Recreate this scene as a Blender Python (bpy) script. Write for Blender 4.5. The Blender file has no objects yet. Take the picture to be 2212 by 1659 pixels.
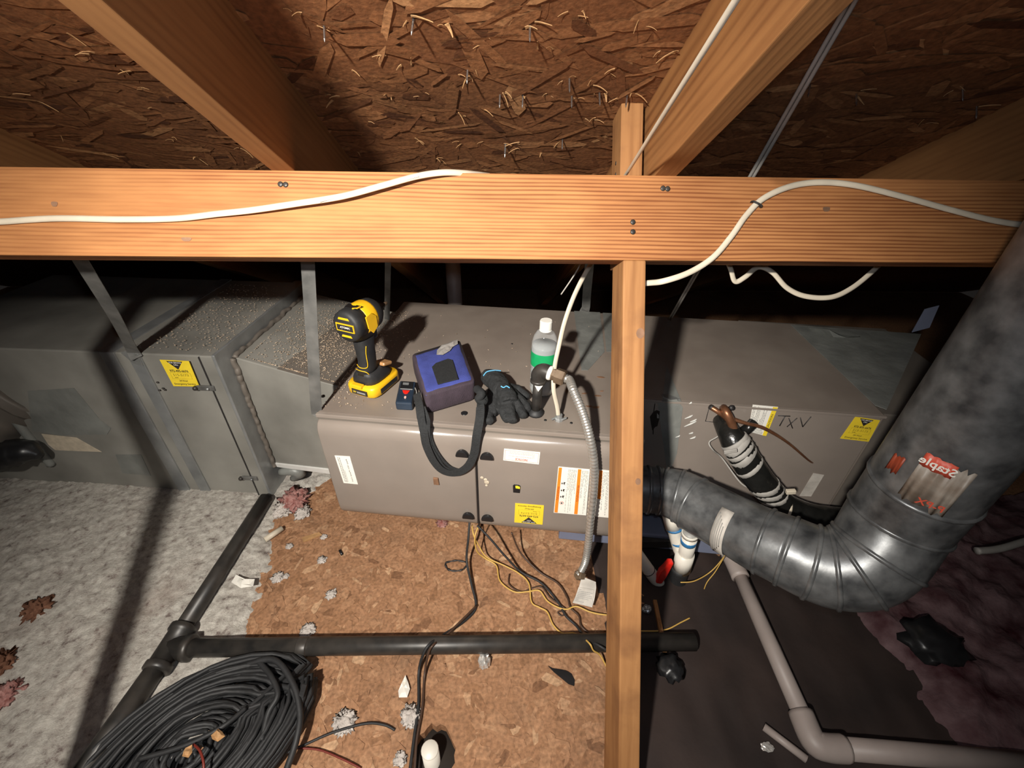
import bpy, bmesh, math, random
from math import sin, cos, radians, pi, sqrt, atan2
from mathutils import Vector, Matrix, noise
V = Vector
random.seed(7)
scn = bpy.context.scene
col = scn.collection

# ------------------------------------------------------------------ camera
FPX = 950.0; IW, IH = 2212, 1659
CAM = V((0, 0, 1.15))
_p, _y, _r = radians(33.7), radians(2.0), radians(1.1)
FWD = V((sin(_y)*cos(_p), cos(_y)*cos(_p), -sin(_p)))
_r0 = V((cos(_y), -sin(_y), 0)); _u0 = _r0.cross(FWD)
RGT = _r0*cos(_r) + _u0*sin(_r); UPV = _u0*cos(_r) - _r0*sin(_r)
cd = bpy.data.cameras.new('camera'); cam = bpy.data.objects.new('camera', cd); col.objects.link(cam)
cd.sensor_width = 36.0; cd.lens = 36.0*FPX/IW; cd.clip_start = .01
m3 = Matrix((RGT, UPV, -FWD)).transposed()
cam.matrix_world = Matrix.Translation(CAM) @ m3.to_4x4()
scn.camera = cam

# ------------------------------------------------------------------ world, light, exposure
w = bpy.data.worlds.new('attic_dark'); scn.world = w; w.use_nodes = True
w.node_tree.nodes['Background'].inputs[0].default_value = (.9, .8, .75, 1)
w.node_tree.nodes['Background'].inputs[1].default_value = .012
vs = scn.view_settings
vs.view_transform = 'Standard'; vs.look = 'None'; vs.gamma = 1; vs.use_curve_mapping = False
vs.exposure = 0.0
cy = scn.cycles
cy.max_bounces = 5; cy.diffuse_bounces = 3; cy.glossy_bounces = 2; cy.transmission_bounces = 5; cy.transparent_max_bounces = 8
cy.caustics_reflective = False; cy.caustics_refractive = False
cy.use_adaptive_sampling = True; cy.adaptive_threshold = .04; cy.adaptive_min_samples = 8
LAMP = V((-.43, -.42, 1.53))
ld = bpy.data.lights.new('headlamp', 'SPOT'); lo = bpy.data.objects.new('headlamp', ld); col.objects.link(lo)
ld.energy = 172; ld.color = (1, .945, .86); ld.spot_size = radians(90); ld.spot_blend = 1.0; ld.shadow_soft_size = .03
lo.location = LAMP
lo.rotation_euler = (V((-.22, .75, .36)) - LAMP).to_track_quat('-Z', 'Y').to_euler()

hd = bpy.data.lights.new('headlamp_hotspot', 'SPOT'); ho = bpy.data.objects.new('headlamp_hotspot', hd); col.objects.link(ho)   # the same lamp's narrow beam inside its spill
hd.energy = 98; hd.color = ld.color; hd.spot_size = radians(64); hd.spot_blend = 1.0; hd.shadow_soft_size = .03; ho.location = LAMP
ho.rotation_euler = (V((-.04, .78, .84)) - LAMP).to_track_quat('-Z', 'Y').to_euler()
pd = bpy.data.lights.new('phone_light', 'POINT'); pho = bpy.data.objects.new('phone_light', pd); col.objects.link(pho)
pd.energy = 6.0; pd.color = (.80, .88, 1); pd.shadow_soft_size = .02; pho.location = CAM+RGT*.03+UPV*.04

# ------------------------------------------------------------------ geometry helpers
def ray(x, y): return FWD + RGT*((x-IW/2)/FPX) - UPV*((y-IH/2)/FPX)
def PL(x, y, p0, n):
    d = ray(x, y); return CAM + d*((V(p0)-CAM).dot(n)/d.dot(n))
def Z(x, y, z): return PL(x, y, (0, 0, z), V((0, 0, 1)))
def PX(x, y, X): return PL(x, y, (X, 0, 0), V((1, 0, 0)))
def PY(x, y, Y): return PL(x, y, (0, Y, 0), V((0, 1, 0)))
SL = radians(29.5)
T = V((0, cos(SL), -sin(SL))); N = V((0, -sin(SL), -cos(SL)))     # down the roof slope; square to it, into the attic
def BK(x, y, k): return PL(x, y, CAM+T*k, T)
def RN(x, y, n): return PL(x, y, CAM+N*n, N)
def roof(X, k, n): return CAM + T*k + N*n + V((X, 0, 0))
YAW = radians(-7.35)
fx = V((cos(YAW), sin(YAW), 0)); fy = V((-fx.y, fx.x, 0)); UZ = V((0, 0, 1))
FO = V((-.445, .860, 0))
def fw(u, v, z): return FO + fx*u + fy*v + UZ*z
def FV(x, y, v): return PL(x, y, FO+fy*v, fy)
def floc(P): d = P-FO; return d.dot(fx), d.dot(fy), P.z

ABS = {}
def mk(name, verts, faces, mat, parent=None, smooth=False, tagv=None, mats=None):
    """one mesh object; world coordinates in, stored relative to its thing's base"""
    verts = [V(v) for v in verts]
    if parent is None:
        n = len(verts)
        o = V((sum(v.x for v in verts)/n, sum(v.y for v in verts)/n, min(v.z for v in verts)))
    else: o = ABS[parent.name]
    me = bpy.data.meshes.new(name); me.from_pydata([v-o for v in verts], [], faces)
    bm = bmesh.new(); bm.from_mesh(me); bmesh.ops.recalc_face_normals(bm, faces=bm.faces[:]); bm.to_mesh(me); bm.free()
    if smooth:
        for p in me.polygons: p.use_smooth = True
    ob = bpy.data.objects.new(name, me); col.objects.link(ob)
    for m in (mat if isinstance(mat, (list, tuple)) else [mat]): me.materials.append(m)
    if parent is None: ob.location = o
    else: ob.parent = parent
    ABS[ob.name] = o
    if tagv: tag(ob, *tagv)
    return ob
def tag(o, label, cat, group=None, kind=None):
    o['label'] = label; o['category'] = cat
    if group: o['group'] = group
    if kind: o['kind'] = kind
    return o
def thing(name, label, cat, loc, group=None):
    o = bpy.data.objects.new(name, None); col.objects.link(o); o.location = loc; o.empty_display_size = .02
    ABS[o.name] = V(loc); return tag(o, label, cat, group)
def struct(o): o['kind'] = 'structure'; return o
def bevel(o, w, seg=2, ang=40):
    m = o.modifiers.new('bevel', 'BEVEL'); m.width = w; m.segments = seg; m.limit_method = 'ANGLE'; m.angle_limit = radians(ang)
    return o
HEXF = [(0,3,2,1),(4,5,6,7),(0,1,5,4),(1,2,6,5),(2,3,7,6),(3,0,4,7)]
def hexa(name, c8, mat, parent=None, bw=0, **k):
    o = mk(name, c8, HEXF, mat, parent, **k)
    if bw: bevel(o, bw)
    return o
def obox(c, ax, ay, az, sx, sy, sz):
    c = V(c); r = []
    for z in (-.5, .5):
        for (x, y) in ((-.5,-.5),(.5,-.5),(.5,.5),(-.5,.5)): r.append(c+ax*(x*sx)+ay*(y*sy)+az*(z*sz))
    return r
def box(name, c, ax, ay, az, s, mat, parent=None, bw=0, **k): return hexa(name, obox(c, ax, ay, az, *s), mat, parent, bw, **k)
def fbox(name, u0, u1, v0, v1, z0, z1, mat, parent=None, bw=0, **k):
    return hexa(name, [fw(u0,v0,z0),fw(u1,v0,z0),fw(u1,v1,z0),fw(u0,v1,z0),fw(u0,v0,z1),fw(u1,v0,z1),fw(u1,v1,z1),fw(u0,v1,z1)], mat, parent, bw, **k)
def rbox(name, X0, X1, k0, k1, n0, n1, mat, parent=None, bw=0, **k):
    return hexa(name, [roof(X0,k0,n0),roof(X1,k0,n0),roof(X1,k1,n0),roof(X0,k1,n0),roof(X0,k0,n1),roof(X1,k0,n1),roof(X1,k1,n1),roof(X0,k1,n1)], mat, parent, bw, **k)
def spline(pts, sub=8):
    pts = [V(p) for p in pts]; out = []
    for i in range(len(pts)-1):
        p0 = pts[max(i-1,0)]; p1 = pts[i]; p2 = pts[i+1]; p3 = pts[min(i+2,len(pts)-1)]
        for j in range(sub):
            t = j/sub
            out.append(.5*((2*p1)+(p2-p0)*t+(2*p0-5*p1+4*p2-p3)*t*t+(3*p1-p0-3*p2+p3)*t**3))
    out.append(pts[-1]); return out
def sweep(path, rad, seg=8, flat=None, ref=None, cap=True):
    """verts, faces of a tube; rad float or list; flat=(a,b) half sizes across / along ref"""
    n = len(path); vs_, fs = [], []; prev = None
    for i, p in enumerate(path):
        t = (path[min(i+1,n-1)]-path[max(i-1,0)])
        if t.length < 1e-9: t = V((0,0,1))
        t.normalize()
        if flat and ref is not None:
            rr = ref[i] if isinstance(ref, list) else ref
            b = (rr - t*rr.dot(t)).normalized(); a = t.cross(b)
        else:
            if prev is None:
                h = V((0,0,1)) if abs(t.z) < .9 else V((1,0,0)); a = t.cross(h).normalized()
            else:
                a = prev - t*prev.dot(t)
                a = a.normalized() if a.length > 1e-6 else t.orthogonal().normalized()
            b = t.cross(a)
        prev = a
        r = rad[i] if isinstance(rad, (list, tuple)) else rad
        for j in range(seg):
            an = 2*pi*(j+.5)/seg
            if flat: vs_.append(p + a*(cos(an)*flat[0]*(r if rad else 1)) + b*(sin(an)*flat[1]*(r if rad else 1)))
            else: vs_.append(p + a*(cos(an)*r) + b*(sin(an)*r))
    for i in range(n-1):
        for j in range(seg):
            k = (j+1) % seg; fs.append((i*seg+j, i*seg+k, (i+1)*seg+k, (i+1)*seg+j))
    if cap: fs.append(tuple(range(seg))); fs.append(tuple((n-1)*seg+j for j in range(seg)))
    return vs_, fs
def tube(name, pts, r, mat, parent=None, seg=10, sub=8, smooth=True, **k):
    path = spline(pts, sub) if sub > 1 else [V(p) for p in pts]
    if isinstance(r, (list, tuple)) and len(r) == len(pts) and sub > 1:
        rr = []
        for i in range(len(r)-1):
            for j in range(sub): rr.append(r[i]+(r[i+1]-r[i])*j/sub)
        rr.append(r[-1]); r = rr
    a, f = sweep(path, r, seg); return mk(name, a, f, mat, parent, smooth, **k)
def ribbon(name, pts, wid, thk, ref, mat, parent=None, sub=8, seg=8, **k):
    """flat strip: wid across, thk along ref"""
    path = spline(pts, sub)
    if isinstance(ref, list):
        R = spline(ref, sub)
        ref = [r.normalized() for r in R]
    a, f = sweep(path, 1.0, seg, (wid/2, thk/2), ref); return mk(name, a, f, mat, parent, True, **k)
def strip(name, pts, wid, thk, ref, mat, parent=None, sub=6, **k):
    path = spline(pts, sub); vs_, fs = [], []; n = len(path)
    for i, p in enumerate(path):
        t = (path[min(i+1,n-1)]-path[max(i-1,0)]).normalized()
        rr = ref[min(i//sub, len(ref)-1)] if isinstance(ref, list) else ref
        b = (rr-t*rr.dot(t)).normalized(); a = t.cross(b)
        for (x, y) in ((-1,-1),(1,-1),(1,1),(-1,1)): vs_.append(p+a*(x*wid/2)+b*(y*thk/2))
    for i in range(n-1):
        for j in range(4):
            q = (j+1) % 4; fs.append((i*4+j, i*4+q, i*4+4+q, i*4+4+j))
    fs += [(0,1,2,3), tuple((n-1)*4+j for j in range(4))]
    return mk(name, vs_, fs, mat, parent, **k)
def lathe(name, prof, org, ax, mat, parent=None, seg=20, smooth=True, cap=True, **k):
    """profile (radius, height along ax)"""
    ax = V(ax).normalized(); a = ax.orthogonal().normalized(); b = ax.cross(a); vs_, fs = [], []
    for (r, h) in prof:
        for j in range(seg):
            an = 2*pi*j/seg; vs_.append(V(org)+ax*h+a*(cos(an)*r)+b*(sin(an)*r))
    for i in range(len(prof)-1):
        for j in range(seg):
            q = (j+1) % seg; fs.append((i*seg+j, i*seg+q, (i+1)*seg+q, (i+1)*seg+j))
    if cap: fs += [tuple(range(seg)), tuple((len(prof)-1)*seg+j for j in range(seg))]
    return mk(name, vs_, fs, mat, parent, smooth, **k)
def extr(name, poly, dvec, mat, parent=None, bw=0, **k):
    n = len(poly); vs_ = [V(p) for p in poly]+[V(p)+dvec for p in poly]
    fs = [tuple(range(n)), tuple(range(2*n-1, n-1, -1))]+[(i, (i+1)%n, n+(i+1)%n, n+i) for i in range(n)]
    o = mk(name, vs_, fs, mat, parent, **k)
    if bw: bevel(o, bw)
    return o
_fc = {}
def glyphs(s, bold=0):
    key = (s, bold)
    if key in _fc: return _fc[key]
    c = bpy.data.curves.new('glyphs', 'FONT'); c.body = s; c.size = 1; c.align_x = 'CENTER'; c.align_y = 'CENTER'; c.offset = bold; c.resolution_u = 2
    o = bpy.data.objects.new('glyphs', c); col.objects.link(o)
    dg = bpy.context.evaluated_depsgraph_get(); dg.update()
    me = o.evaluated_get(dg).to_mesh()
    r = ([v.co.copy() for v in me.vertices], [tuple(p.vertices) for p in me.polygons])
    o.evaluated_get(dg).to_mesh_clear(); bpy.data.objects.remove(o); bpy.data.curves.remove(c)
    _fc[key] = r; return r
class Sheet:
    """a flat sticker on a plane: corners bottom-left, bottom-right, top-right, top-left as the print reads"""
    def __init__(s, name, bl, br, tr, tl, nrm, mat, parent, thk=.0006):
        s.c = [V(q) for q in (bl, br, tr, tl)]; s.n = V(nrm).normalized()
        s.w = ((s.c[1]-s.c[0]).length+(s.c[2]-s.c[3]).length)/2; s.h = ((s.c[3]-s.c[0]).length+(s.c[2]-s.c[1]).length)/2
        base = [q-s.n*.0005 for q in s.c]; top = [q+s.n*thk for q in s.c]
        s.o = hexa(name, base+top, mat, parent); s.thk = thk; s.lay = {}
    def at(s, a, b, h=0):
        c = s.c; return (c[0]*(1-a)+c[1]*a)*(1-b)+(c[3]*(1-a)+c[2]*a)*b+s.n*(s.thk+.0003+h)
    def add(s, mat, vs_, fs):
        L = s.lay.setdefault(mat.name, [mat, [], []]); o = len(L[1]); L[1] += vs_; L[2] += [tuple(i+o for i in f) for f in fs]
    def rect(s, mat, a0, b0, a1, b1, h=0): s.add(mat, [s.at(a0,b0,h), s.at(a1,b0,h), s.at(a1,b1,h), s.at(a0,b1,h)], [(0,1,2,3)])
    def poly(s, mat, pts, h=0): s.add(mat, [s.at(a,b,h) for a,b in pts], [tuple(range(len(pts)))])
    def text(s, mat, t, a, b, hgt, fit=None, h=.0002, bold=.01, rot=0):
        vs_, fs = glyphs(t, bold)
        xs = [v.x for v in vs_]; wid = max(xs)-min(xs); sc = hgt*s.h if not rot else hgt*s.w
        sx = sc if fit is None else fit*(s.h if rot else s.w)/wid
        if rot: s.add(mat, [s.at(a-v.y*sc/s.w, b+v.x*sx/s.h, h) for v in vs_], fs)
        else: s.add(mat, [s.at(a+v.x*sx/s.w, b+v.y*sc/s.h, h) for v in vs_], fs)
    def lines(s, mat, a0, a1, b0, b1, n, thick=.45, seed=0, vert=False):
        R = random.Random(seed); st = ((b1-b0) if not vert else (a1-a0))/n
        for i in range(n):
            x = 0
            while x < .97:
                l = R.uniform(.03, .10); e = min(x+l, 1)
                if vert: s.rect(mat, a0+st*i, b0+(b1-b0)*x, a0+st*(i+thick), b0+(b1-b0)*e)
                else: s.rect(mat, a0+(a1-a0)*x, b0+st*i, a0+(a1-a0)*e, b0+st*(i+thick))
                x = e+.018
                if R.random() < .07: break
    def done(s):
        for m, vs_, fs in s.lay.values(): mk('print', vs_, fs, m, s.o)['kind'] = 'stuff'
        return s.o

# ------------------------------------------------------------------ materials
def nmat(name):
    m = bpy.data.materials.new(name); m.use_nodes = True; nt = m.node_tree
    return m, nt, nt.nodes['Principled BSDF']
def link(nt, a, b): nt.links.new(a, b)
def mat(name, c, rough=.5, metal=0, var=.12, scale=30, bump=0, bscale=None, spec=.5, c2=None, detail=4, stretch=(1,1,1), coat=0):
    m, nt, b = nmat(name); b.inputs['Roughness'].default_value = rough; b.inputs['Metallic'].default_value = metal
    b.inputs['Specular IOR Level'].default_value = spec; b.inputs['Coat Weight'].default_value = coat
    tc = nt.nodes.new('ShaderNodeTexCoord'); mp = nt.nodes.new('ShaderNodeMapping'); mp.inputs['Scale'].default_value = stretch
    link(nt, tc.outputs['Object'], mp.inputs[0])
    n = nt.nodes.new('ShaderNodeTexNoise'); n.inputs['Scale'].default_value = scale; n.inputs['Detail'].default_value = detail; link(nt, mp.outputs[0], n.inputs['Vector'])
    cr = nt.nodes.new('ShaderNodeValToRGB'); cr.color_ramp.elements[0].position = .3; cr.color_ramp.elements[1].position = .7
    lo_ = [x*(1-var) for x in c]; hi = [min(1, x*(1+var)) for x in c] if c2 is None else c2
    if c2 is not None: lo_ = c
    cr.color_ramp.elements[0].color = (*lo_, 1); cr.color_ramp.elements[1].color = (*hi, 1)
    link(nt, n.outputs['Fac'], cr.inputs[0]); link(nt, cr.outputs[0], b.inputs['Base Color'])
    if bump:
        n2 = nt.nodes.new('ShaderNodeTexNoise'); n2.inputs['Scale'].default_value = bscale or scale*3; n2.inputs['Detail'].default_value = 3; link(nt, mp.outputs[0], n2.inputs['Vector'])
        bp = nt.nodes.new('ShaderNodeBump'); bp.inputs['Strength'].default_value = bump; bp.inputs['Distance'].default_value = .004
        link(nt, n2.outputs['Fac'], bp.inputs['Height']); link(nt, bp.outputs[0], b.inputs['Normal'])
    return m
def wood(name, dark, light, stretch, rot=(0,0,0), ring=55, rough=.7, seed=0., bump=.25, dirt=None, perp=(0,.45,1), freq=900, grain=.40):
    """sawn softwood: grain lines along the board's length"""
    m, nt, b = nmat(name); b.inputs['Roughness'].default_value = rough; b.inputs['Specular IOR Level'].default_value = .25
    tc = nt.nodes.new('ShaderNodeTexCoord'); mp0 = nt.nodes.new('ShaderNodeMapping'); mp0.vector_type = 'POINT'; mp0.inputs['Rotation'].default_value = rot
    mp = nt.nodes.new('ShaderNodeMapping'); mp.inputs['Scale'].default_value = stretch; mp.inputs['Location'].default_value = (seed, seed*1.7, seed*.6)
    link(nt, tc.outputs['Object'], mp0.inputs[0]); link(nt, mp0.outputs[0], mp.inputs[0])
    n1 = nt.nodes.new('ShaderNodeTexNoise'); n1.inputs['Scale'].default_value = 1.0; n1.inputs['Detail'].default_value = 3; link(nt, mp.outputs[0], n1.inputs['Vector'])
    dt = nt.nodes.new('ShaderNodeVectorMath'); dt.operation = 'DOT_PRODUCT'; dt.inputs[1].default_value = perp; link(nt, mp0.outputs[0], dt.inputs[0])
    mq = nt.nodes.new('ShaderNodeMapping'); mq.inputs['Scale'].default_value = [x*1.6 for x in stretch]; mq.inputs['Location'].default_value = (seed*2, .3, seed); link(nt, mp0.outputs[0], mq.inputs[0])
    nq = nt.nodes.new('ShaderNodeTexNoise'); nq.inputs['Scale'].default_value = 1.; nq.inputs['Detail'].default_value = 1; link(nt, mq.outputs[0], nq.inputs['Vector'])
    fr = nt.nodes.new('ShaderNodeMath'); fr.operation = 'MULTIPLY'; fr.inputs[1].default_value = freq; link(nt, dt.outputs['Value'], fr.inputs[0])
    mu = nt.nodes.new('ShaderNodeMath'); mu.operation = 'MULTIPLY_ADD'; mu.inputs[1].default_value = ring; link(nt, n1.outputs['Fac'], mu.inputs[0]); link(nt, fr.outputs[0], mu.inputs[2])
    sn = nt.nodes.new('ShaderNodeMath'); sn.operation = 'SINE'; link(nt, mu.outputs[0], sn.inputs[0])
    mr = nt.nodes.new('ShaderNodeMapRange'); mr.inputs[1].default_value = -1; mr.inputs[2].default_value = 1; link(nt, sn.outputs[0], mr.inputs[0])
    p0 = nt.nodes.new('ShaderNodeMath'); p0.operation = 'POWER'; p0.inputs[1].default_value = 2.2; link(nt, mr.outputs[0], p0.inputs[0])
    cq = nt.nodes.new('ShaderNodeMapRange'); cq.inputs[1].default_value = .32; cq.inputs[2].default_value = .66; cq.inputs[3].default_value = .12; cq.inputs[4].default_value = 1.0; link(nt, nq.outputs['Fac'], cq.inputs[0])
    pw = nt.nodes.new('ShaderNodeMath'); pw.operation = 'MULTIPLY'; link(nt, p0.outputs[0], pw.inputs[0]); link(nt, cq.outputs[0], pw.inputs[1])
    mp2 = nt.nodes.new('ShaderNodeMapping'); mp2.inputs['Scale'].default_value = [x*14 for x in stretch]; link(nt, mp0.outputs[0], mp2.inputs[0])
    n2 = nt.nodes.new('ShaderNodeTexNoise'); n2.inputs['Scale'].default_value = 1.; n2.inputs['Detail'].default_value = 5; link(nt, mp2.outputs[0], n2.inputs['Vector'])
    n3 = nt.nodes.new('ShaderNodeTexNoise'); n3.inputs['Scale'].default_value = 5.; n3.inputs['Detail'].default_value = 3; link(nt, mp0.outputs[0], n3.inputs['Vector'])
    a1 = nt.nodes.new('ShaderNodeMath'); a1.operation = 'MULTIPLY_ADD'; a1.inputs[1].default_value = grain; link(nt, pw.outputs[0], a1.inputs[0])
    a2 = nt.nodes.new('ShaderNodeMath'); a2.operation = 'MULTIPLY'; a2.inputs[1].default_value = .5; link(nt, n2.outputs['Fac'], a2.inputs[0]); link(nt, a2.outputs[0], a1.inputs[2])
    a3 = nt.nodes.new('ShaderNodeMath'); a3.operation = 'MULTIPLY_ADD'; a3.inputs[1].default_value = .45; link(nt, n3.outputs['Fac'], a3.inputs[0]); link(nt, a1.outputs[0], a3.inputs[2])
    cr = nt.nodes.new('ShaderNodeValToRGB'); e = cr.color_ramp.elements; e[0].position = .25; e[1].position = .95; e[0].color = (*light, 1); e[1].color = (*dark, 1)
    link(nt, a3.outputs[0], cr.inputs[0]); out = cr.outputs[0]
    if dirt:
        n4 = nt.nodes.new('ShaderNodeTexNoise'); n4.inputs['Scale'].default_value = 9.; n4.inputs['Detail'].default_value = 6; link(nt, mp0.outputs[0], n4.inputs['Vector'])
        r4 = nt.nodes.new('ShaderNodeValToRGB'); r4.color_ramp.elements[0].position = .5; r4.color_ramp.elements[1].position = .68; link(nt, n4.outputs['Fac'], r4.inputs[0])
        mx = nt.nodes.new('ShaderNodeMix'); mx.data_type = 'RGBA'; mx.inputs['B'].default_value = (*dirt, 1); link(nt, r4.outputs[0], mx.inputs['Factor']); link(nt, out, mx.inputs['A']); out = mx.outputs['Result']
    link(nt, out, b.inputs['Base Color'])
    bp = nt.nodes.new('ShaderNodeBump'); bp.inputs['Strength'].default_value = bump; bp.inputs['Distance'].default_value = .002
    link(nt, a1.outputs[0], bp.inputs['Height']); link(nt, bp.outputs[0], b.inputs['Normal'])
    return m
def strandmat(name, cols, dirt=(.05,.03,.02), damount=.5, dscale=4.):
    """oriented strand board: each strand carries its own random tone"""
    m, nt, b = nmat(name); b.inputs['Roughness'].default_value = .75; b.inputs['Specular IOR Level'].default_value = .2
    at = nt.nodes.new('ShaderNodeAttribute'); at.attribute_name = 'tone'
    cr = nt.nodes.new('ShaderNodeValToRGB'); e = cr.color_ramp.elements
    e[0].color = (*cols[0], 1); e[1].color = (*cols[-1], 1)
    for i, c in enumerate(cols[1:-1]): q = e.new((i+1)/(len(cols)-1)); q.color = (*c, 1)
    link(nt, at.outputs['Fac'], cr.inputs[0])
    tc = nt.nodes.new('ShaderNodeTexCoord')
    g = nt.nodes.new('ShaderNodeTexNoise'); g.inputs['Scale'].default_value = 130; g.inputs['Detail'].default_value = 5; link(nt, tc.outputs['Object'], g.inputs['Vector'])
    gm = nt.nodes.new('ShaderNodeMapRange'); gm.inputs[1].default_value = .25; gm.inputs[2].default_value = .75; gm.inputs[3].default_value = .62; gm.inputs[4].default_value = 1.3; link(nt, g.outputs['Fac'], gm.inputs[0])
    mu = nt.nodes.new('ShaderNodeMix'); mu.data_type = 'RGBA'; mu.blend_type = 'MULTIPLY'; mu.inputs['Factor'].default_value = 1; link(nt, cr.outputs[0], mu.inputs['A'])
    cb = nt.nodes.new('ShaderNodeCombineColor'); [link(nt, gm.outputs[0], cb.inputs[i]) for i in range(3)]; link(nt, cb.outputs[0], mu.inputs['B'])
    d = nt.nodes.new('ShaderNodeTexNoise'); d.inputs['Scale'].default_value = dscale; d.inputs['Detail'].default_value = 7; d.inputs['Roughness'].default_value = .65; link(nt, tc.outputs['Object'], d.inputs['Vector'])
    dr = nt.nodes.new('ShaderNodeValToRGB'); dr.color_ramp.elements[0].position = .52; dr.color_ramp.elements[1].position = .8; dr.color_ramp.elements[1].color = (damount,)*3+(1,); link(nt, d.outputs['Fac'], dr.inputs[0])
    mx = nt.nodes.new('ShaderNodeMix'); mx.data_type = 'RGBA'; mx.inputs['B'].default_value = (*dirt, 1); link(nt, dr.outputs[0], mx.inputs['Factor']); link(nt, mu.outputs['Result'], mx.inputs['A'])
    link(nt, mx.outputs['Result'], b.inputs['Base Color'])
    bp = nt.nodes.new('ShaderNodeBump'); bp.inputs['Strength'].default_value = .5; bp.inputs['Distance'].default_value = .002; link(nt, g.outputs['Fac'], bp.inputs['Height']); link(nt, bp.outputs[0], b.inputs['Normal'])
    return m
RX = (-SL, 0, 0)   # turns roof-slope boards so their length lies along local Y
M = {}
M['beam'] = wood('beam_wood', (.185,.06,.019), (.475,.215,.078), (.7, 6, 7), ring=46, seed=3.1, freq=900, grain=.5)
M['rafter'] = wood('rafter_wood', (.145,.058,.02), (.30,.142,.052), (8, .6, 8), rot=(SL,0,0), ring=30, seed=1.3, bump=.25, perp=(.8,0,.8), freq=600, grain=.2)
M['rafter2'] = wood('rafter_wood_warm', (.17,.066,.022), (.36,.17,.06), (8, .6, 8), rot=(SL,0,0), ring=34, seed=6.4, bump=.6, perp=(.9,0,.35), freq=850, grain=.42)
M['post'] = wood('post_wood', (.21,.088,.031), (.385,.19,.073), (11, 11, .9), rot=(SL,0,0), ring=30, seed=2.2, grain=.3, dirt=(.19,.085,.035), perp=(.9,.3,0), freq=330)
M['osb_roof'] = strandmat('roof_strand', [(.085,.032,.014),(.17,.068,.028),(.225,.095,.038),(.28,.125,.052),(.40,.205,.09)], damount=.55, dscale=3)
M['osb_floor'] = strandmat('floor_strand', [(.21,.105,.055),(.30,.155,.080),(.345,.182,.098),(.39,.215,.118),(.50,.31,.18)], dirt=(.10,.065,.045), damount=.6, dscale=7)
M['splinter'] = mat('splinter_wood', (.42,.235,.10), .7, var=.25, scale=60)
M['paint'] = mat('taupe_paint', (.235,.198,.170), .24, var=.06, scale=9, bump=.03, bscale=600)
M['paint_top'] = mat('dusty_taupe_paint', (.19,.155,.13), .5, c2=(.245,.205,.172), scale=7, detail=8, bump=.03, bscale=300)
M['duct'] = mat('dusty_duct_metal', (.19,.183,.163), .48, .15, c2=(.33,.318,.285), scale=5, detail=7)
M['ductdark'] = mat('dark_duct_wrap', (.115,.10,.085), .6, .1, c2=(.18,.155,.13), scale=5, detail=7)
M['hose'] = mat('braided_steel_hose', (.62,.60,.56), .32, .75, var=.1, scale=50)
M['wireshade'] = mat('brown_wire_shade', (.06,.032,.02), .5, var=.1, scale=30)  # dark brown for the strands that stand in for wire shadows
M['galv'] = mat('galvanized_steel', (.27,.28,.28), .38, .55, c2=(.40,.41,.41), scale=18, detail=8, bump=.08, bscale=40)
M['flue'] = mat('weathered_galvanized', (.06,.062,.065), .36, .45, c2=(.23,.235,.235), scale=26, detail=9, bump=.06, bscale=60)
M['foil'] = mat('foil_tape', (.42,.43,.42), .33, .7, var=.2, scale=25, bump=.5, bscale=60)
M['gtape'] = mat('grey_mastic_tape', (.205,.21,.195), .45, .1, var=.2, scale=14, bump=.3, bscale=50)
M['strap'] = mat('hanger_strap_metal', (.12,.12,.115), .45, .5, c2=(.26,.255,.24), scale=20, detail=6)
M['steel'] = mat('bright_steel', (.55,.55,.54), .22, .95, var=.12, scale=50)
M['iron'] = mat('black_iron', (.022,.021,.02), .42, .2, c2=(.06,.052,.045), scale=25, detail=6)
M['brown_iron'] = mat('rusty_brown_fitting', (.10,.065,.04), .5, .3, c2=(.20,.14,.09), scale=40)
M['black'] = mat('black_plastic', (.012,.012,.013), .35, var=.2, scale=30)
M['rubber'] = mat('black_rubber', (.018,.018,.019), .6, var=.25, scale=40, bump=.1)
M['blackcloth'] = mat('black_webbing', (.014,.015,.016), .85, var=.25, scale=200, bump=.5, bscale=500)
M['glove'] = mat('black_knit', (.016,.017,.018), .8, var=.3, scale=150, bump=.6, bscale=450)
M['bluecloth'] = mat('blue_canvas', (.045,.06,.26), .85, var=.2, scale=30, bump=.35, bscale=500)
M['plumcloth'] = mat('dark_plum_canvas', (.045,.03,.042), .85, var=.2, scale=40, bump=.4, bscale=450)
M['yellow'] = mat('tool_yellow', (.80,.45,.012), .4, var=.06, scale=30)
M['sticker_y'] = mat('yellow_paper', (.84,.62,.035), .5, var=.05, scale=40)
M['white'] = mat('white_paper', (.80,.77,.70), .55, var=.04, scale=30)
M['cream'] = mat('cream_jacket', (.58,.51,.40), .5, var=.1, scale=20)
M['greywire'] = mat('grey_jacket', (.36,.34,.31), .5, var=.12, scale=30)
M['pvc'] = mat('white_pvc', (.72,.68,.60), .4, var=.06, scale=12)
M['pvcdirty'] = mat('dusty_pvc', (.34,.285,.26), .5, var=.14, scale=9)
M['bluecement'] = mat('blue_pipe_cement', (.03,.16,.36), .4, var=.2, scale=60)
M['red'] = mat('red_plastic', (.75,.02,.012), .35, var=.08, scale=40)
M['orange'] = mat('orange_ink', (.85,.24,.02), .5, var=.05, scale=30)
M['redink'] = mat('red_ink', (.62,.09,.05), .5, var=.05, scale=30)
M['pinkink'] = mat('faded_red_ink', (.72,.42,.36), .5, var=.05, scale=30)
M['ink'] = mat('black_ink', (.025,.022,.022), .5, var=.1, scale=40)
M['olive'] = mat('faded_olive_ink', (.30,.22,.02), .5, var=.1, scale=40)
M['greyink'] = mat('grey_ink', (.33,.32,.30), .5, var=.1, scale=40)
M['darkred'] = mat('dark_red_ink', (.30,.05,.02), .5, var=.1, scale=40)
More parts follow.
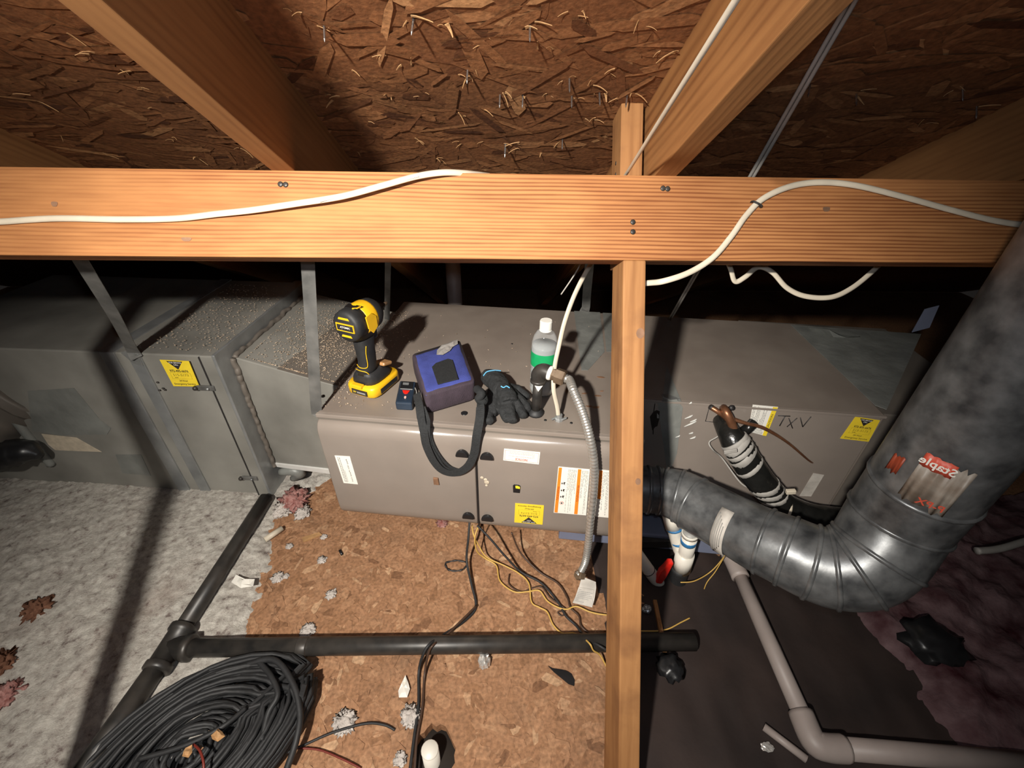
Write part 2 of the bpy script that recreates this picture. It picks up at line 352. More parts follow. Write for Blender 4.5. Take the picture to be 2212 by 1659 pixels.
M['navy'] = mat('navy_plastic', (.018,.03,.05), .38, var=.15, scale=30)
M['copper'] = mat('tarnished_copper', (.22,.09,.045), .4, .7, c2=(.36,.17,.09), scale=35)
M['bluestripe'] = mat('light_blue_stripe', (.10,.36,.60), .7, var=.1, scale=60)
M['tapewrap'] = mat('grey_cloth_tape', (.36,.34,.31), .65, var=.15, scale=30, bump=.2)
M['blackfoam'] = mat('black_foam', (.012,.012,.011), .28, var=.3, scale=25, bump=.7, bscale=45)
M['silver'] = mat('crumpled_foil', (.75,.72,.68), .25, .6, var=.1, scale=60, bump=.6, bscale=70)
M['yellowwire'] = mat('yellow_wire', (.58,.36,.09), .5, var=.08, scale=30)
M['redwire'] = mat('dark_red_wire', (.16,.02,.012), .5, var=.08, scale=30)
M['amber'] = mat('amber_glow_plastic', (.45,.24,.10), .3, var=.2, scale=30)
M['rust'] = mat('rusty_metal', (.22,.12,.07), .6, .3, var=.3, scale=40)
M['glue'] = mat('glue_residue', (.55,.47,.36), .5, var=.15, scale=60)
M['chalk'] = mat('chalky_smear', (.52,.52,.49), .6, var=.2, scale=60)
M['paperdirty'] = mat('dirty_paper', (.52,.48,.43), .6, var=.25, scale=25, bump=.2)
M['dirtlabel'] = mat('dirty_torn_label', (.16,.11,.075), .5, c2=(.40,.36,.31), scale=22, detail=6)
M['whitestrip'] = mat('white_tape_edge', (.62,.61,.58), .5, var=.08, scale=20)
M['bluegrey'] = mat('blue_grey_sheet', (.17,.19,.27), .55, var=.1, scale=10)
M['pink'] = mat('pink_insulation', (.20,.055,.045), .95, c2=(.46,.26,.23), scale=70, detail=7, bump=.9, bscale=160)
M['hole'] = mat('deep_hole', (.02,.014,.01), .9, var=.2, scale=20)
def glass(name, c, ior, rough=0.02):
    m, nt, b = nmat(name); b.inputs['Base Color'].default_value = (*c, 1); b.inputs['Transmission Weight'].default_value = 1; b.inputs['IOR'].default_value = ior; b.inputs['Roughness'].default_value = rough
    return m
M['pet'] = glass('clear_pet', (.97,.98,.98), 1.12)
M['water'] = glass('water', (.90,.95,.95), 1.2, .08); M['water'].node_tree.nodes['Principled BSDF'].inputs['Transmission Weight'].default_value = .72
def petmat():
    m, nt, b = nmat('clear_pet_shell'); b.inputs['Roughness'].default_value = .06; b.inputs['Base Color'].default_value = (.8,.82,.82,1); b.inputs['IOR'].default_value = 1.5
    t = nt.nodes.new('ShaderNodeBsdfTransparent'); x = nt.nodes.new('ShaderNodeMixShader'); lw = nt.nodes.new('ShaderNodeLayerWeight'); lw.inputs['Blend'].default_value = .25
    mr = nt.nodes.new('ShaderNodeMapRange'); mr.inputs[3].default_value = .07; mr.inputs[4].default_value = .6; link(nt, lw.outputs['Facing'], mr.inputs[0]); link(nt, mr.outputs[0], x.inputs[0])
    link(nt, t.outputs[0], x.inputs[1]); link(nt, b.outputs[0], x.inputs[2]); link(nt, x.outputs[0], nt.nodes['Material Output'].inputs['Surface']); return m
M['pet'] = petmat()
def insulmat():
    m, nt, b = nmat('blown_insulation'); b.inputs['Roughness'].default_value = 1; b.inputs['Specular IOR Level'].default_value = 0
    tc = nt.nodes.new('ShaderNodeTexCoord')
    n = nt.nodes.new('ShaderNodeTexNoise'); n.inputs['Scale'].default_value = 48; n.inputs['Detail'].default_value = 8; n.inputs['Roughness'].default_value = .7; link(nt, tc.outputs['Object'], n.inputs['Vector'])
    cr = nt.nodes.new('ShaderNodeValToRGB'); e = cr.color_ramp.elements; e[0].position = .33; e[0].color = (.25,.20,.18,1); e[1].position = .60; e[1].color = (.70,.66,.59,1); q = e.new(.43); q.color = (.50,.455,.405,1)
    link(nt, n.outputs['Fac'], cr.inputs[0])
    d = nt.nodes.new('ShaderNodeTexNoise'); d.inputs['Scale'].default_value = 4.2; d.inputs['Detail'].default_value = 6; link(nt, tc.outputs['Object'], d.inputs['Vector'])
    dr = nt.nodes.new('ShaderNodeValToRGB'); dr.color_ramp.elements[0].position = .60; dr.color_ramp.elements[1].position = .80; dr.color_ramp.elements[1].color = (.35,.35,.35,1); link(nt, d.outputs['Fac'], dr.inputs[0])
    mx = nt.nodes.new('ShaderNodeMix'); mx.data_type = 'RGBA'; mx.inputs['B'].default_value = (.34,.20,.15,1); link(nt, dr.outputs[0], mx.inputs['Factor']); link(nt, cr.outputs[0], mx.inputs['A'])
    link(nt, mx.outputs['Result'], b.inputs['Base Color'])
    n2 = nt.nodes.new('ShaderNodeTexNoise'); n2.inputs['Scale'].default_value = 170; n2.inputs['Detail'].default_value = 6; n2.inputs['Roughness'].default_value = .75; link(nt, tc.outputs['Object'], n2.inputs['Vector'])
    bp = nt.nodes.new('ShaderNodeBump'); bp.inputs['Strength'].default_value = .9; bp.inputs['Distance'].default_value = .006; link(nt, n2.outputs['Fac'], bp.inputs['Height']); link(nt, bp.outputs[0], b.inputs['Normal'])
    return m
M['insul'] = insulmat()
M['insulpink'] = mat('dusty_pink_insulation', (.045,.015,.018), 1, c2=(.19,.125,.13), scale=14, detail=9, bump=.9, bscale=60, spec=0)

# ------------------------------------------------------------------ strands and chips of the boards
def strands(name, org, ex, ey, nz, W, H, n, m, parent, seed, skip=None, bias=.6, lmax=.10):
    R = random.Random(seed); vs_, fs, tones = [], [], []
    for i in range(n):
        x = R.uniform(0, W); y = R.uniform(0, H); c = org+ex*x+ey*y
        if skip and skip(c): continue
        L = R.uniform(.03, lmax); wd = R.uniform(.006, .024); a = R.gauss(0, bias) if R.random() < .8 else R.uniform(0, pi)
        d = ex*cos(a)+ey*sin(a); e = ey*cos(a)-ex*sin(a); h = R.uniform(.0001, .0022); t1 = R.uniform(-.0009, .0009); t2 = R.uniform(-.0006, .0006)
        o = len(vs_)
        for (s, q) in ((-.5,R.uniform(-.3,.3)),(-.36,-.5),(.3,-.5),(.5,R.uniform(-.3,.3)),(.38,.5),(-.3,.5)):
            vs_.append(c+d*(s*L)+e*(q*wd)+nz*(max(.0001, h+t1*s*2+t2*q*2)))
        fs.append(tuple(range(o, o+6))); tones.append(min(1, max(0, R.gauss(.5, .22))))
    ob = mk(name, vs_, fs, m, parent)
    at = ob.data.attributes.new('tone', 'FLOAT', 'POINT')
    at.data.foreach_set('value', [t for t in tones for _ in range(6)])
    ob['kind'] = 'stuff'; return ob
def settone(ob, v):
    at = ob.data.attributes.new('tone', 'FLOAT', 'POINT'); at.data.foreach_set('value', [v]*len(ob.data.vertices))

# ------------------------------------------------------------------ the setting: roof deck, floor deck
NB = -.2933            # underside of the rafters, measured square to the roof slope
NS = NB-.137           # roof deck
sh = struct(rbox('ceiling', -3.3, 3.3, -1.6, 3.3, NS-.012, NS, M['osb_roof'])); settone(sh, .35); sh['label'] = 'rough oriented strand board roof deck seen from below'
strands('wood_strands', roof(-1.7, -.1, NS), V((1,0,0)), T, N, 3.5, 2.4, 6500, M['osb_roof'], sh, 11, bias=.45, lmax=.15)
HOLE = Z(936, 1632, 0); HR = .043
bm = bmesh.new()
ov = [bm.verts.new(p) for p in ((-3.3,-1.2,0),(3.3,-1.2,0),(3.3,2.9,0),(-3.3,2.9,0))]
iv = [bm.verts.new((HOLE.x+cos(2*pi*i/28)*HR*(1+.10*sin(i*1.7)), HOLE.y+sin(2*pi*i/28)*HR*1.25*(1+.08*cos(i*2.3)), 0)) for i in range(28)]
es = [bm.edges.new((ov[i], ov[(i+1)%4])) for i in range(4)]+[bm.edges.new((iv[i], iv[(i+1)%28])) for i in range(28)]
bmesh.ops.triangle_fill(bm, edges=es, use_beauty=True)
ext = bmesh.ops.extrude_edge_only(bm, edges=es[4:])
for g in ext['geom']:
    if isinstance(g, bmesh.types.BMVert): g.co.z -= .03
me = bpy.data.meshes.new('floor'); bmesh.ops.recalc_face_normals(bm, faces=bm.faces[:]); bm.to_mesh(me); bm.free()
fl = bpy.data.objects.new('floor', me); col.objects.link(fl); me.materials.append(M['osb_floor']); ABS['floor'] = V((0,0,0)); struct(fl); settone(fl, .4)
fl['label'] = 'worn oriented strand board attic floor deck'
strands('wood_strands', V((-.95, .05, 0)), V((1,0,0)), V((0,1,0)), UZ, 2.6, 1.45, 13000, M['osb_floor'], fl, 23, lambda c: ((c.x-HOLE.x)**2+((c.y-HOLE.y)/1.25)**2) < (HR+.03)**2, bias=.9, lmax=.055)
mk('hole_bottom', [(HOLE.x-.2, HOLE.y-.2, -.16), (HOLE.x+.2, HOLE.y-.2, -.16), (HOLE.x+.2, HOLE.y+.2, -.16), (HOLE.x-.2, HOLE.y+.2, -.16)], [(0,1,2,3)], M['hole'], fl)
tube('hole_wall', [V((HOLE.x,HOLE.y,-.16)), V((HOLE.x,HOLE.y,-.032))], .085, M['hole'], fl, seg=16, sub=1)
# torn splinters and shingle nails sticking out of the roof deck
def chipmesh(name, L, wd, curl, seed):
    R = random.Random(seed); vs_, fs = [], []; n = 4
    for i in range(n+1):
        t = i/n; c = V((L*t, R.uniform(-.1,.1)*wd, curl*t*t)); ww = wd*(1-.75*t)*.5
        vs_ += [c+V((0,-ww,0)), c+V((0,ww,0)), c+V((0,ww*.9,.0016)), c+V((0,-ww*.9,.0016))]
    for i in range(n):
        for j in range(4):
            q = (j+1)%4; fs.append((i*4+j, i*4+q, i*4+4+q, i*4+4+j))
    fs += [(0,1,2,3), tuple(n*4+j for j in range(4))]
    me = bpy.data.meshes.new(name); me.from_pydata(vs_, [], fs); me.materials.append(M['splinter']); return me
chips = [chipmesh('splinter', .032, .009, .014, 1), chipmesh('splinter', .05, .006, .010, 2), chipmesh('splinter', .022, .012, .016, 3), chipmesh('splinter', .04, .004, .018, 4)]
def put(name, me, p, dx, nz, parent, s=1):
    ob = bpy.data.objects.new(name, me); col.objects.link(ob); ob.parent = parent
    z = V(nz).normalized(); x = (V(dx)-z*V(dx).dot(z)).normalized(); y = z.cross(x)
    mm = Matrix((x, y, z)).transposed().to_4x4(); ob.matrix_local = Matrix.Translation(V(p)-ABS[parent.name]) @ mm @ Matrix.Scale(s, 4)
    return ob
nm = bpy.data.meshes.new('shingle_nail'); a_, f_ = sweep([V((0,0,-.002)), V((0,0,.016)), V((0,0,.02))], [.0016,.0015,.0003], 6); nm.from_pydata(a_, [], f_); nm.materials.append(M['steel'])
R = random.Random(5)
spots = [(700,55),(893,40),(1010,150),(920,200),(850,205),(1080,205),(1040,300),(1092,310),(1000,160),(1145,55),(1245,25),(1380,50),(1230,170),(1130,205),(1185,205),(1235,205),(1295,200),(1355,205),(1330,150),(1275,255),(1120,305),(1215,300),(1110,320),(1170,330),(330,200),(280,155),(210,115),(330,230),(370,300),(510,315),(545,355),(770,330),(900,300),(950,340),(820,110),(760,150),(1440,110),(640,30),(300,190),(150,60),(1290,175),(960,60),(1060,90),(1180,100),(880,130),(730,210),(790,260),(1040,230),(1000,245),(990,305),(1850,200),(2080,190),(2110,230),(1880,300),(1750,180),(2000,260),(70,210),(120,290),(220,330),(430,340)]
for i, (px, py) in enumerate(spots):
    p = RN(px, py, NS)+N*.001
    for q in range(R.choice((1,2,2,3))):
        a = R.uniform(0, 2*pi); d = V((1,0,0))*cos(a)+T*sin(a)
        put('splinter', R.choice(chips), p+V((R.uniform(-.012,.012),0,0))+T*R.uniform(-.01,.01), d, N, sh, R.uniform(.22, .62))
    if i in (0,1,2,5,7,9,12,13,15,16,17,21,50,51,52,54): put('shingle_nail', nm, p, V((1,0,0)), N+V((R.uniform(-.15,.15),0,0)), sh, 1.35 if i == 7 else 1)

# ------------------------------------------------------------------ roof frame
def nailhead(px, py, k, parent, r=.0042, ax=None):
    p = BK(px, py, k); return lathe('nail_head', [(r*.9, .0005), (r, -.0008), (r*.6, -.0018)], p, T, M['iron'], parent, 10)
RAF = [(-.985, 'rafter at the far left edge, mostly in shadow above the beam', M['rafter']), (-.352, 'shadowed brown rafter left of centre, running up over the left part of the beam', M['rafter']),
       (.278, 'brightly lit rafter with coarse grain above the wooden post', M['rafter2']), (.905, 'dim reddish rafter on the right behind the hanging grey cable', M['rafter'])]
for X, lab, mm in RAF:
    o = rbox('rafter', X-.019, X+.019, -1.5, 3.2, NS-.002, NB, mm, None, .0015); tag(o, lab, 'rafter', 'rafters under the roof deck')
K0 = .75; K1 = .788; NBB = -.1545
bmO = thing('purlin_beam', 'wide horizontal wooden beam with a white cable running across its face', 'beam', roof(0, K0, NBB))
rbox('board', -3.3, 3.3, K0, K1, NBB, NB-.0005, M['beam'], bmO, .002)
for px, py in ((606,398),(617,399),(1432,407),(1442,408),(1367,480),(1367,501)): nailhead(px, py, K0, bmO, .0046)
def beam_knot(px, py, rx, rz, parent, k=K0):
    c = BK(px, py, k)-T*.0006; pts = [c+V((1,0,0))*(cos(a)*rx*(1+.15*sin(3*a)))-N*(sin(a)*rz*(1+.2*cos(2*a))) for a in [2*pi*i/16 for i in range(16)]]
    extr('knot', pts, T*.001, M['rust'], parent)
beam_knot(403, 517, .008, .004, bmO); beam_knot(1785, 452, .006, .005, bmO); beam_knot(118, 441, .005, .005, bmO)
# the brace below the beam, square to the roof slope, and the block above it
po = thing('brace_post', 'wooden two-by-four brace standing below the beam in front of the furnace', 'post', roof(.229, K0+.04, .9))
XP = .2285
lowx = .013
hexa('board', [roof(XP-.0195+lowx,K0,.93),roof(XP+.0195+lowx,K0,.93),roof(XP+.0195+lowx,K0+.086,.93),roof(XP-.0195+lowx-.008,K0+.086,.93),
     roof(XP-.0195,K0-.001,NBB+.0),roof(XP+.0195,K0-.001,NBB),roof(XP+.0195,K0+.07,NBB),roof(XP-.0195,K0+.07,NBB)], M['post'], po, .0025)
for px, py, rr in ((1383,720,.009),(1378,1040,.006)):
    c = BK(px, py, K0); extr('knot', [c+V((cos(a)*rr*.8,0,0))-N*(sin(a)*rr) for a in [2*pi*i/14 for i in range(14)]], -T*.0012, M['rust'], po)
bl = thing('brace_block', 'short upright wooden block between the beam and the roof deck, beside the lit rafter', 'block', roof(.23, K1, NB))
P1 = BK(1341, 300, K1); P2 = BK(1389, 300, K1)
rbox('board', P1.x, P2.x, K1, K1+.06, NBB, NS, M['post'], bl, .002)
for py in (337, 362): lathe('nail_head', [(.003,.0006),(.0035,-.0006)], roof(P1.x, K1+.03, (BK(1341,py,K1)-CAM).dot(N)), V((1,0,0)), M['iron'], bl, 10)
# a second brace further left, outside the picture: it throws the long shadow over the insulation and the duct
def sbp(n, dx, dk):
    q = roof(0, .5+dk, n); X = -.43-(.417*(q.y+.42)-.0906*(q.z-1.53))/1.094; return V((X+dx, q.y, q.z))
sb = hexa('brace_post', [sbp(1.02,-.022,0), sbp(1.02,.022,0), sbp(1.02,.022,.05), sbp(1.02,-.022,.05), sbp(NB,-.022,0), sbp(NB,.022,0), sbp(NB,.022,.05), sbp(NB,-.022,.05)], M['post'], None, .002); tag(sb, 'wooden brace standing left of the camera, outside the picture', 'post')

# ------------------------------------------------------------------ furnace
L_ = .785; TOP = .49; BOT = .143
fu = thing('furnace', 'taupe sheet-metal gas furnace lying on its side below the beam, tools on top', 'furnace', fw(.39, .3, BOT))
fbox('cabinet', 0, L_, .004, .69, BOT, TOP, M['paint_top'], fu, .004)
def door(name, u0, u1):
    prof = [(.004,.476),(-.006,.4745),(-.0125,.470),(-.0175,.462),(-.0205,.452),(-.0215,.440),(-.0215,.190),(-.0205,.176),(-.0175,.164),(-.012,.154),(-.004,.147),(.004,.146)]
    n = len(prof); vs_ = [fw(u0, v, z) for v, z in prof]+[fw(u1, v, z) for v, z in prof]
    fs = [tuple(range(n)), tuple(range(2*n-1, n-1, -1))]+[(i, (i+1)%n, n+(i+1)%n, n+i) for i in range(n)]
    o = mk(name, vs_, fs, M['paint'], fu)
    for p in o.data.polygons: p.use_smooth = len(p.vertices) == 4
    bevel(o, .004, 2, 60); return o
us = floc(FV(1031, 1060, -.0215))[0]
door('door', .003, us-.0022); door('door', us+.0022, L_-.004)
fbox('gasket', us-.0022, us+.0022, -.0185, .003, .15, .465, M['black'], fu)
fbox('top_lip', 0, L_, -.004, .006, TOP-.009, TOP+.0012, M['paint'], fu, .0015)
fbox('lip_groove', .002, L_-.002, -.002, .004, TOP-.0145, TOP-.009, M['ductdark'], fu)
def latch(px, py):
    c = FV(px, py, -.0215); pts = []
    for i in range(13):
        a = pi*i/12; pts.append(c+fx*(cos(a)*.0165)+UZ*(sin(a)*.021-.008))
    o = extr('latch', pts, -fy*.010, M['black'], fu, .003); return o
for q in ((999,978),(1052,984),(1012,1112),(1053,1117)): latch(*q)
sg = FV(1116, 1055, -.0215)
extr('sight_port', [sg+fx*x+UZ*z for x, z in ((-.0085,-.0135),(.0085,-.0135),(.0095,.011),(.004,.0145),(-.006,.0145),(-.0095,.011))], -fy*.003, M['black'], fu, .001)
extr('sight_rim', [sg-fy*.0032+fx*x+UZ*z for x, z in ((-.002,.005),(.0085,.004),(.0085,.010),(.002,.013),(-.003,.012))], -fy*.0015, M['sticker_y'], fu)
sg2 = FV(942, 1037, -.0215)
extr('door_clip', [sg2+fx*x+UZ*z for x, z in ((-.006,-.013),(.008,-.013),(.007,.010),(-.006,.011))], -fy*.005, M['rust'], fu, .001)
for k_, (x, z, r) in enumerate(((-.008,.004,.005),(.001,-.002,.0055),(.004,-.011,.0075),(.003,-.022,.004))):
    c = FV(1048, 1035, -.0215)+fx*x+UZ*z
    lathe('glue_residue', [(r,0),(r*.8,.0009),(r*.3,.0014)], c, -fy, M['glue'], fu, 9)
for px, py, r in ((1003,893,.0085),(1178,908,.0034),(1234,914,.0034),(1106,743,.003)):
    lathe('knockout_plug', [(r,-.001),(r,.0012),(r*.7,.0016)], Z(px, py, TOP), UZ, M['black'], fu, 14)
for px, py in ((677,876),(695,856)): lathe('screw', [(.005,-.001),(.005,.002),(.002,.0035)], Z(px+3, py, TOP), UZ, M['iron'], fu, 10)
def servicesticker(parent, plane, bl, br, tr, tl, nrm):
    s = Sheet('service_sticker', plane(*bl), plane(*br), plane(*tr), plane(*tl), nrm, M['sticker_y'], parent)
    s.poly(M['ink'], [(.20,.97),(.76,.97),(.50,.66)])
    s.text(M['white'], 'FOR SERVICE', .49, .915, .075, fit=.42); s.text(M['white'], 'CALL', .49, .835, .075, fit=.16)
    s.text(M['ink'], '972-495-6676', .5, .60, .12, fit=.66, bold=.02)
    for (a0,b0,a1,b1) in ((.13,.30,.87,.307),(.13,.53,.87,.537),(.13,.30,.137,.53),(.863,.30,.87,.53)): s.rect(M['olive'], a0, b0, a1, b1)
    s.text(M['olive'], '515-5173', .5, .445, .12, fit=.56); s.lines(M['olive'], .24, .80, .33, .385, 1, .6, 3)
    s.text(M['ink'], '24 Hour', .5, .225, .095, fit=.32); s.text(M['ink'], 'Emergency Service', .5, .10, .095, fit=.80)
    s.done()
fd = lambda x, y: FV(x, y, -.0222)
servicesticker(fu, fd, (1175,1092), (1113,1087), (1111,1128), (1172,1133), -fy)      # stuck on upside down
s = Sheet('notice_label', fd(1167,977), fd(1089,969), fd(1087,994), fd(1164,1003), -fy, M['white'], fu)
for r in ((.03,.08,.97,.12),(.03,.88,.97,.92),(.03,.08,.045,.92),(.955,.08,.97,.92)): s.rect(M['pinkink'], *r)
s.text(M['redink'], 'NOTICE', .5, .75, .24, fit=.34, bold=.02); s.lines(M['pinkink'], .14, .86, .2, .62, 4, .4, 4); s.done()
s = Sheet('warning_label', fd(1206,1008), fd(1196,1107), fd(1266,1113), fd(1274,1014), -fy, M['white'], fu)   # print runs down the door
def wl(s, seed):
    s.rect(M['orange'], .01, .02, .99, .12, 0); s.rect(M['orange'], .01, .63, .99, .735)
    s.text(M['darkred'], 'WARNING', .55, .07, .10, fit=.30); s.text(M['darkred'], 'WARNING', .52, .685, .10, fit=.36)
    s.lines(M['greyink'], .03, .97, .33, .60, 9, .4, seed); s.lines(M['greyink'], .03, .97, .76, .98, 7, .4, seed+1)
def flip(s): # reading order: the print's top is the label's left edge
    f = s.at; s.at = lambda a, b, h=0: f(a, 1-b, h)
s.c = [s.c[3], s.c[2], s.c[1], s.c[0]]
s.c = [fd(1206,1008), fd(1196,1107), fd(1266,1113), fd(1274,1014)]
wl(s, 9)
for a in (.33,.48,.62): # pictograms: falling figure, spark and hand, flame
    s.poly(M['ink'], [(a-.02,.16),(a+.01,.15),(a+.025,.18),(a-.005,.195)]); s.poly(M['ink'], [(a-.03,.22),(a+.01,.21),(a+.035,.275),(a+.005,.25),(a-.025,.285)])
pts = [(.76+.035*cos(2*pi*i/12), .215+.065*sin(2*pi*i/12)) for i in range(12)]; s.poly(M['redink'], pts)
s.poly(M['white'], [(.76+.028*cos(2*pi*i/12), .215+.052*sin(2*pi*i/12)) for i in range(12)], .0002); s.poly(M['ink'], [(.745,.19),(.775,.19),(.775,.24),(.745,.24)], .0004)
s.done()
s = Sheet('warning_label', fd(1291,1014), fd(1283,1115), fd(1325,1119), fd(1330,1018), -fy, M['white'], fu)
s.rect(M['orange'], .01, .10, .6, .28); s.lines(M['greyink'], .03, .97, .32, .95, 9, .4, 12); s.done()
s = Sheet('data_label', fd(756,986), fd(773.5,1046), fd(742.5,1043), fd(723,984), -fy, M['white'], fu)
s.c = [fd(756,986), fd(773.5,1046), fd(742.5,1043), fd(723,984)]
s.text(M['ink'], 'Assy 001-Panel Ctrl', .5, .30, .13, fit=.82, bold=0); s.lines(M['greyink'], .05, .95, .70, .92, 2, .5, 6); s.lines(M['greyink'], .5, .95, .62, .68, 1, .5, 8); s.done()
# hem of the grey tape over the joint at the furnace's right end
def top_patch(name, pxs, m, parent, z=TOP, thk=.0008): return extr(name, [Z(x, y, z+.0003) for x, y in pxs], UZ*thk, m, parent)
top_patch('joint_tape', [(1240,672),(1296,675),(1306,760),(1270,800),(1256,800)], M['gtape'], fu)
top_patch('joint_tape', [(1302,676),(1326,677),(1326,760),(1310,760)], M['gtape'], fu)
for px, py, w_ in ((1293,770,.01),(1298,815,.012),(1291,855,.009),(1287,880,.012),(1300,845,.006),(1263,850,.008),(1273,878,.01)):
    c = Z(px, py, TOP); extr('dirt_smear', [c+V((cos(a)*w_*(1+.4*sin(2*a+px)),sin(a)*w_*.4,0)) for a in [2*pi*i/8 for i in range(8)]], UZ*.0007, M['rust'], fu)

# ------------------------------------------------------------------ evaporator coil cabinet right of the furnace
CV = .165; cu1 = 1.40
co = thing('coil_cabinet', 'taupe evaporator coil cabinet right of the post, TXV written on its front', 'cabinet', fw(1.1, .4, .14))
fbox('body', .79, cu1, CV, .69, .14, TOP, M['paint_top'], co, .004)
fbox('front_panel', .80, cu1-.01, CV-.003, CV+.002, .15, TOP-.004, M['paint'], co, .002)
fbox('top_hem', .80, cu1, CV-.005, CV+.002, TOP-.006, TOP+.001, M['paint'], co, .001)
cvp = lambda x, y: FV(x, y, CV-.0035)
servicesticker(co, cvp, (1815,947), (1876,954), (1901,908), (1848,900), -fy)
s = Sheet('caution_label', cvp(1652,941), cvp(1681,879), cvp(1626,874), cvp(1616,932), -fy, M['white'], co)
s.c = [cvp(1655,942), cvp(1681,879), cvp(1626,874), cvp(1612,935)]
s.rect(M['sticker_y'], .01, .01, .99, .20); s.lines(M['greyink'], .04, .96, .26, .97, 13, .45, 15); s.text(M['ink'], 'CAUTION', .5, .105, .12, fit=.5); s.done()
pen = [[(1681,898),(1707,899)],[(1696,899),(1684,920)],[(1700,922),(1722,903)],[(1704,903),(1712,925)],[(1729,902),(1734,922)],[(1734,922),(1752,900)]]
for st in pen: tube('marker_stroke', [cvp(*q) for q in st], .0013, M['ink'], co, seg=5, sub=1)
s = Sheet('blank_strip', cvp(1727,1071), cvp(1752,1072), cvp(1780,1026), cvp(1757,1022), -fy, M['paperdirty'], co); s.done()
kp = [cvp(1545,912), cvp(1524,910), cvp(1533,876), cvp(1640,881)]
for i in range(3): tube('knockout_line', [kp[i], kp[i+1]], .0009, M['ink'], co, seg=5, sub=1)
hp = [(1411,890),(1418,886),(1425,888),(1424,905),(1420,920),(1415,922),(1409,930),(1406,915),(1404,900)]
extr('torn_hole', [cvp(*q) for q in hp], -fy*.001, M['hole'], co)
extr('hole_glint', [cvp(*q)-fy*.001 for q in ((1419,892),(1423,896),(1423,903),(1419,902))], -fy*.001, M['galv'], co)
tube('gash', [cvp(1415,872), cvp(1412,890), cvp(1411,938)], .0012, M['hole'], co, seg=5, sub=1)
extr('joint_tape', [cvp(*q) for q in ((1420,868),(1462,862),(1475,880),(1462,980),(1450,1010),(1440,1010))], -fy*.0008, M['gtape'], co)
extr('joint_tape', [Z(x, y, TOP+.0008) for x, y in ((1440,790),(1472,868),(1430,868))], UZ*.0007, M['gtape'], co)
extr('foil_flap', [Z(x, y, TOP+.0012) for x, y in ((1428,853),(1447,855),(1470,864),(1450,866),(1434,860))], UZ*.003, M['foil'], co)
for px, py, l in ((1487,900,.02),(1490,915,.03),(1497,908,.016),(1463,942,.012),(1496,945,.014),(1489,870,.01),(1492,935,.01)):
    c = cvp(px, py); tube('chalk_smear', [c+fx*(l*.5)+UZ*l*.3, c+fx*.004, c-fx*l*.4-UZ*l*.4], [.0008,.0028,.0008], M['chalk'], co, seg=6, sub=4)
fbox('plenum_cap', cu1-.19, cu1+.30, CV+.01, .70, .15, TOP-.002, M['ductdark'], co, .003)
extr('corner_tape', [Z(x, y, TOP+.0015) for x, y in ((1708,702),(1760,706),(1990,722),(1915,885),(1890,876),(1800,790))], UZ*.0012, M['gtape'], co)
mk('loose_tape', [Z(1745,708,TOP+.002),Z(1790,712,TOP+.03),Z(1812,722,TOP+.03),Z(1858,728,TOP+.004),Z(1858,726,TOP+.02),Z(1830,730,TOP+.002),Z(1800,728,TOP+.003)], [(0,1,6),(1,2,5,6),(2,3,5),(3,4,5)], M['gtape'], co)
o = co
# dark platform joists and sheet under the coil
box('support_bar', V((0,0,0)), V((1,0,0)), V((0,1,0)), UZ, (1,1,1), M['iron']); so = bpy.data.objects['support_bar']; bpy.data.objects.remove(so)
pA = PY(1385, 1165, .80); pB = PY(1500, 1166, .80)
tag(box('support_angle', (pA+pB)/2+V((.1,0,0)), V((1,0,0)), V((0,1,0)), UZ, ((pB-pA).length+.35, .035, .03), M['iron'], None, .002), 'black steel support bar under the coil cabinet', 'bar')
q = fw(.93, .30, .07)
o = box('drain_pan', q, fx, fy, UZ, (.62, .5, .06), M['bluegrey'], None, .004); tag(o, 'blue-grey drain pan just below the coil cabinet behind the flue pipe', 'pan')

# ------------------------------------------------------------------ transition, plenum and flex duct on the left
PB = Z(430, 770, .545)                       # top front corner of the big plenum at its right end
pyw = radians(-4.0); ax_ = V((cos(pyw), sin(pyw), 0)); ay_ = V((-ax_.y, ax_.x, 0))
def pw(u, v, z): return V((PB.x, PB.y, 0))+ax_*u+ay_*v+UZ*z
def pbox(name, u0, u1, v0, v1, z0, z1, m, parent, bw=0):
    return hexa(name, [pw(u0,v0,z0),pw(u1,v0,z0),pw(u1,v1,z0),pw(u0,v1,z0),pw(u0,v0,z1),pw(u1,v0,z1),pw(u1,v1,z1),pw(u0,v1,z1)], m, parent, bw)
def PF(x, y, v=0): return PL(x, y, pw(0, v, 0), ay_)
pl = thing('supply_plenum', 'large grey sheet-metal plenum box at the left, yellow sticker near its top corner', 'duct', pw(-.4, .2, 0))
pbox('body', -.92, .002, .004, .55, -.05, .545, M['duct'], pl, .004)
pbox('end_collar', .002, .045, -.004, .56, -.05, .549, M['duct'], pl, .003)
pbox('collar_seam', -.0005, .003, -.0052, .0, -.05, .545, M['ink'], pl)
pbox('collar_flange', .043, .052, -.012, .57, -.05, .556, M['galv'], pl, .002)
pbox('seam_strip', -.275, -.235, -.001, .553, -.05, .5475, M['galv'], pl, .001)
pbox('seam_strip', -.20, -.165, -.001, .0045, -.05, .545, M['galv'], pl, .001)
extr('grey_patch', [PF(x, y, .0035) for x, y in ((60,845),(160,838),(215,905),(240,925),(232,938),(130,940),(70,930))], -ay_*.001, M['gtape'], pl)
extr('beige_patch', [PF(x, y, .0035) for x, y in ((90,937),(165,945),(220,976),(120,972),(105,960))], -ay_*.001, M['glue'], pl)
extr('olive_patch', [PF(x, y, .0035) for x, y in ((250,982),(305,982),(326,1027),(265,1022))], -ay_*.001, M['gtape'], pl)
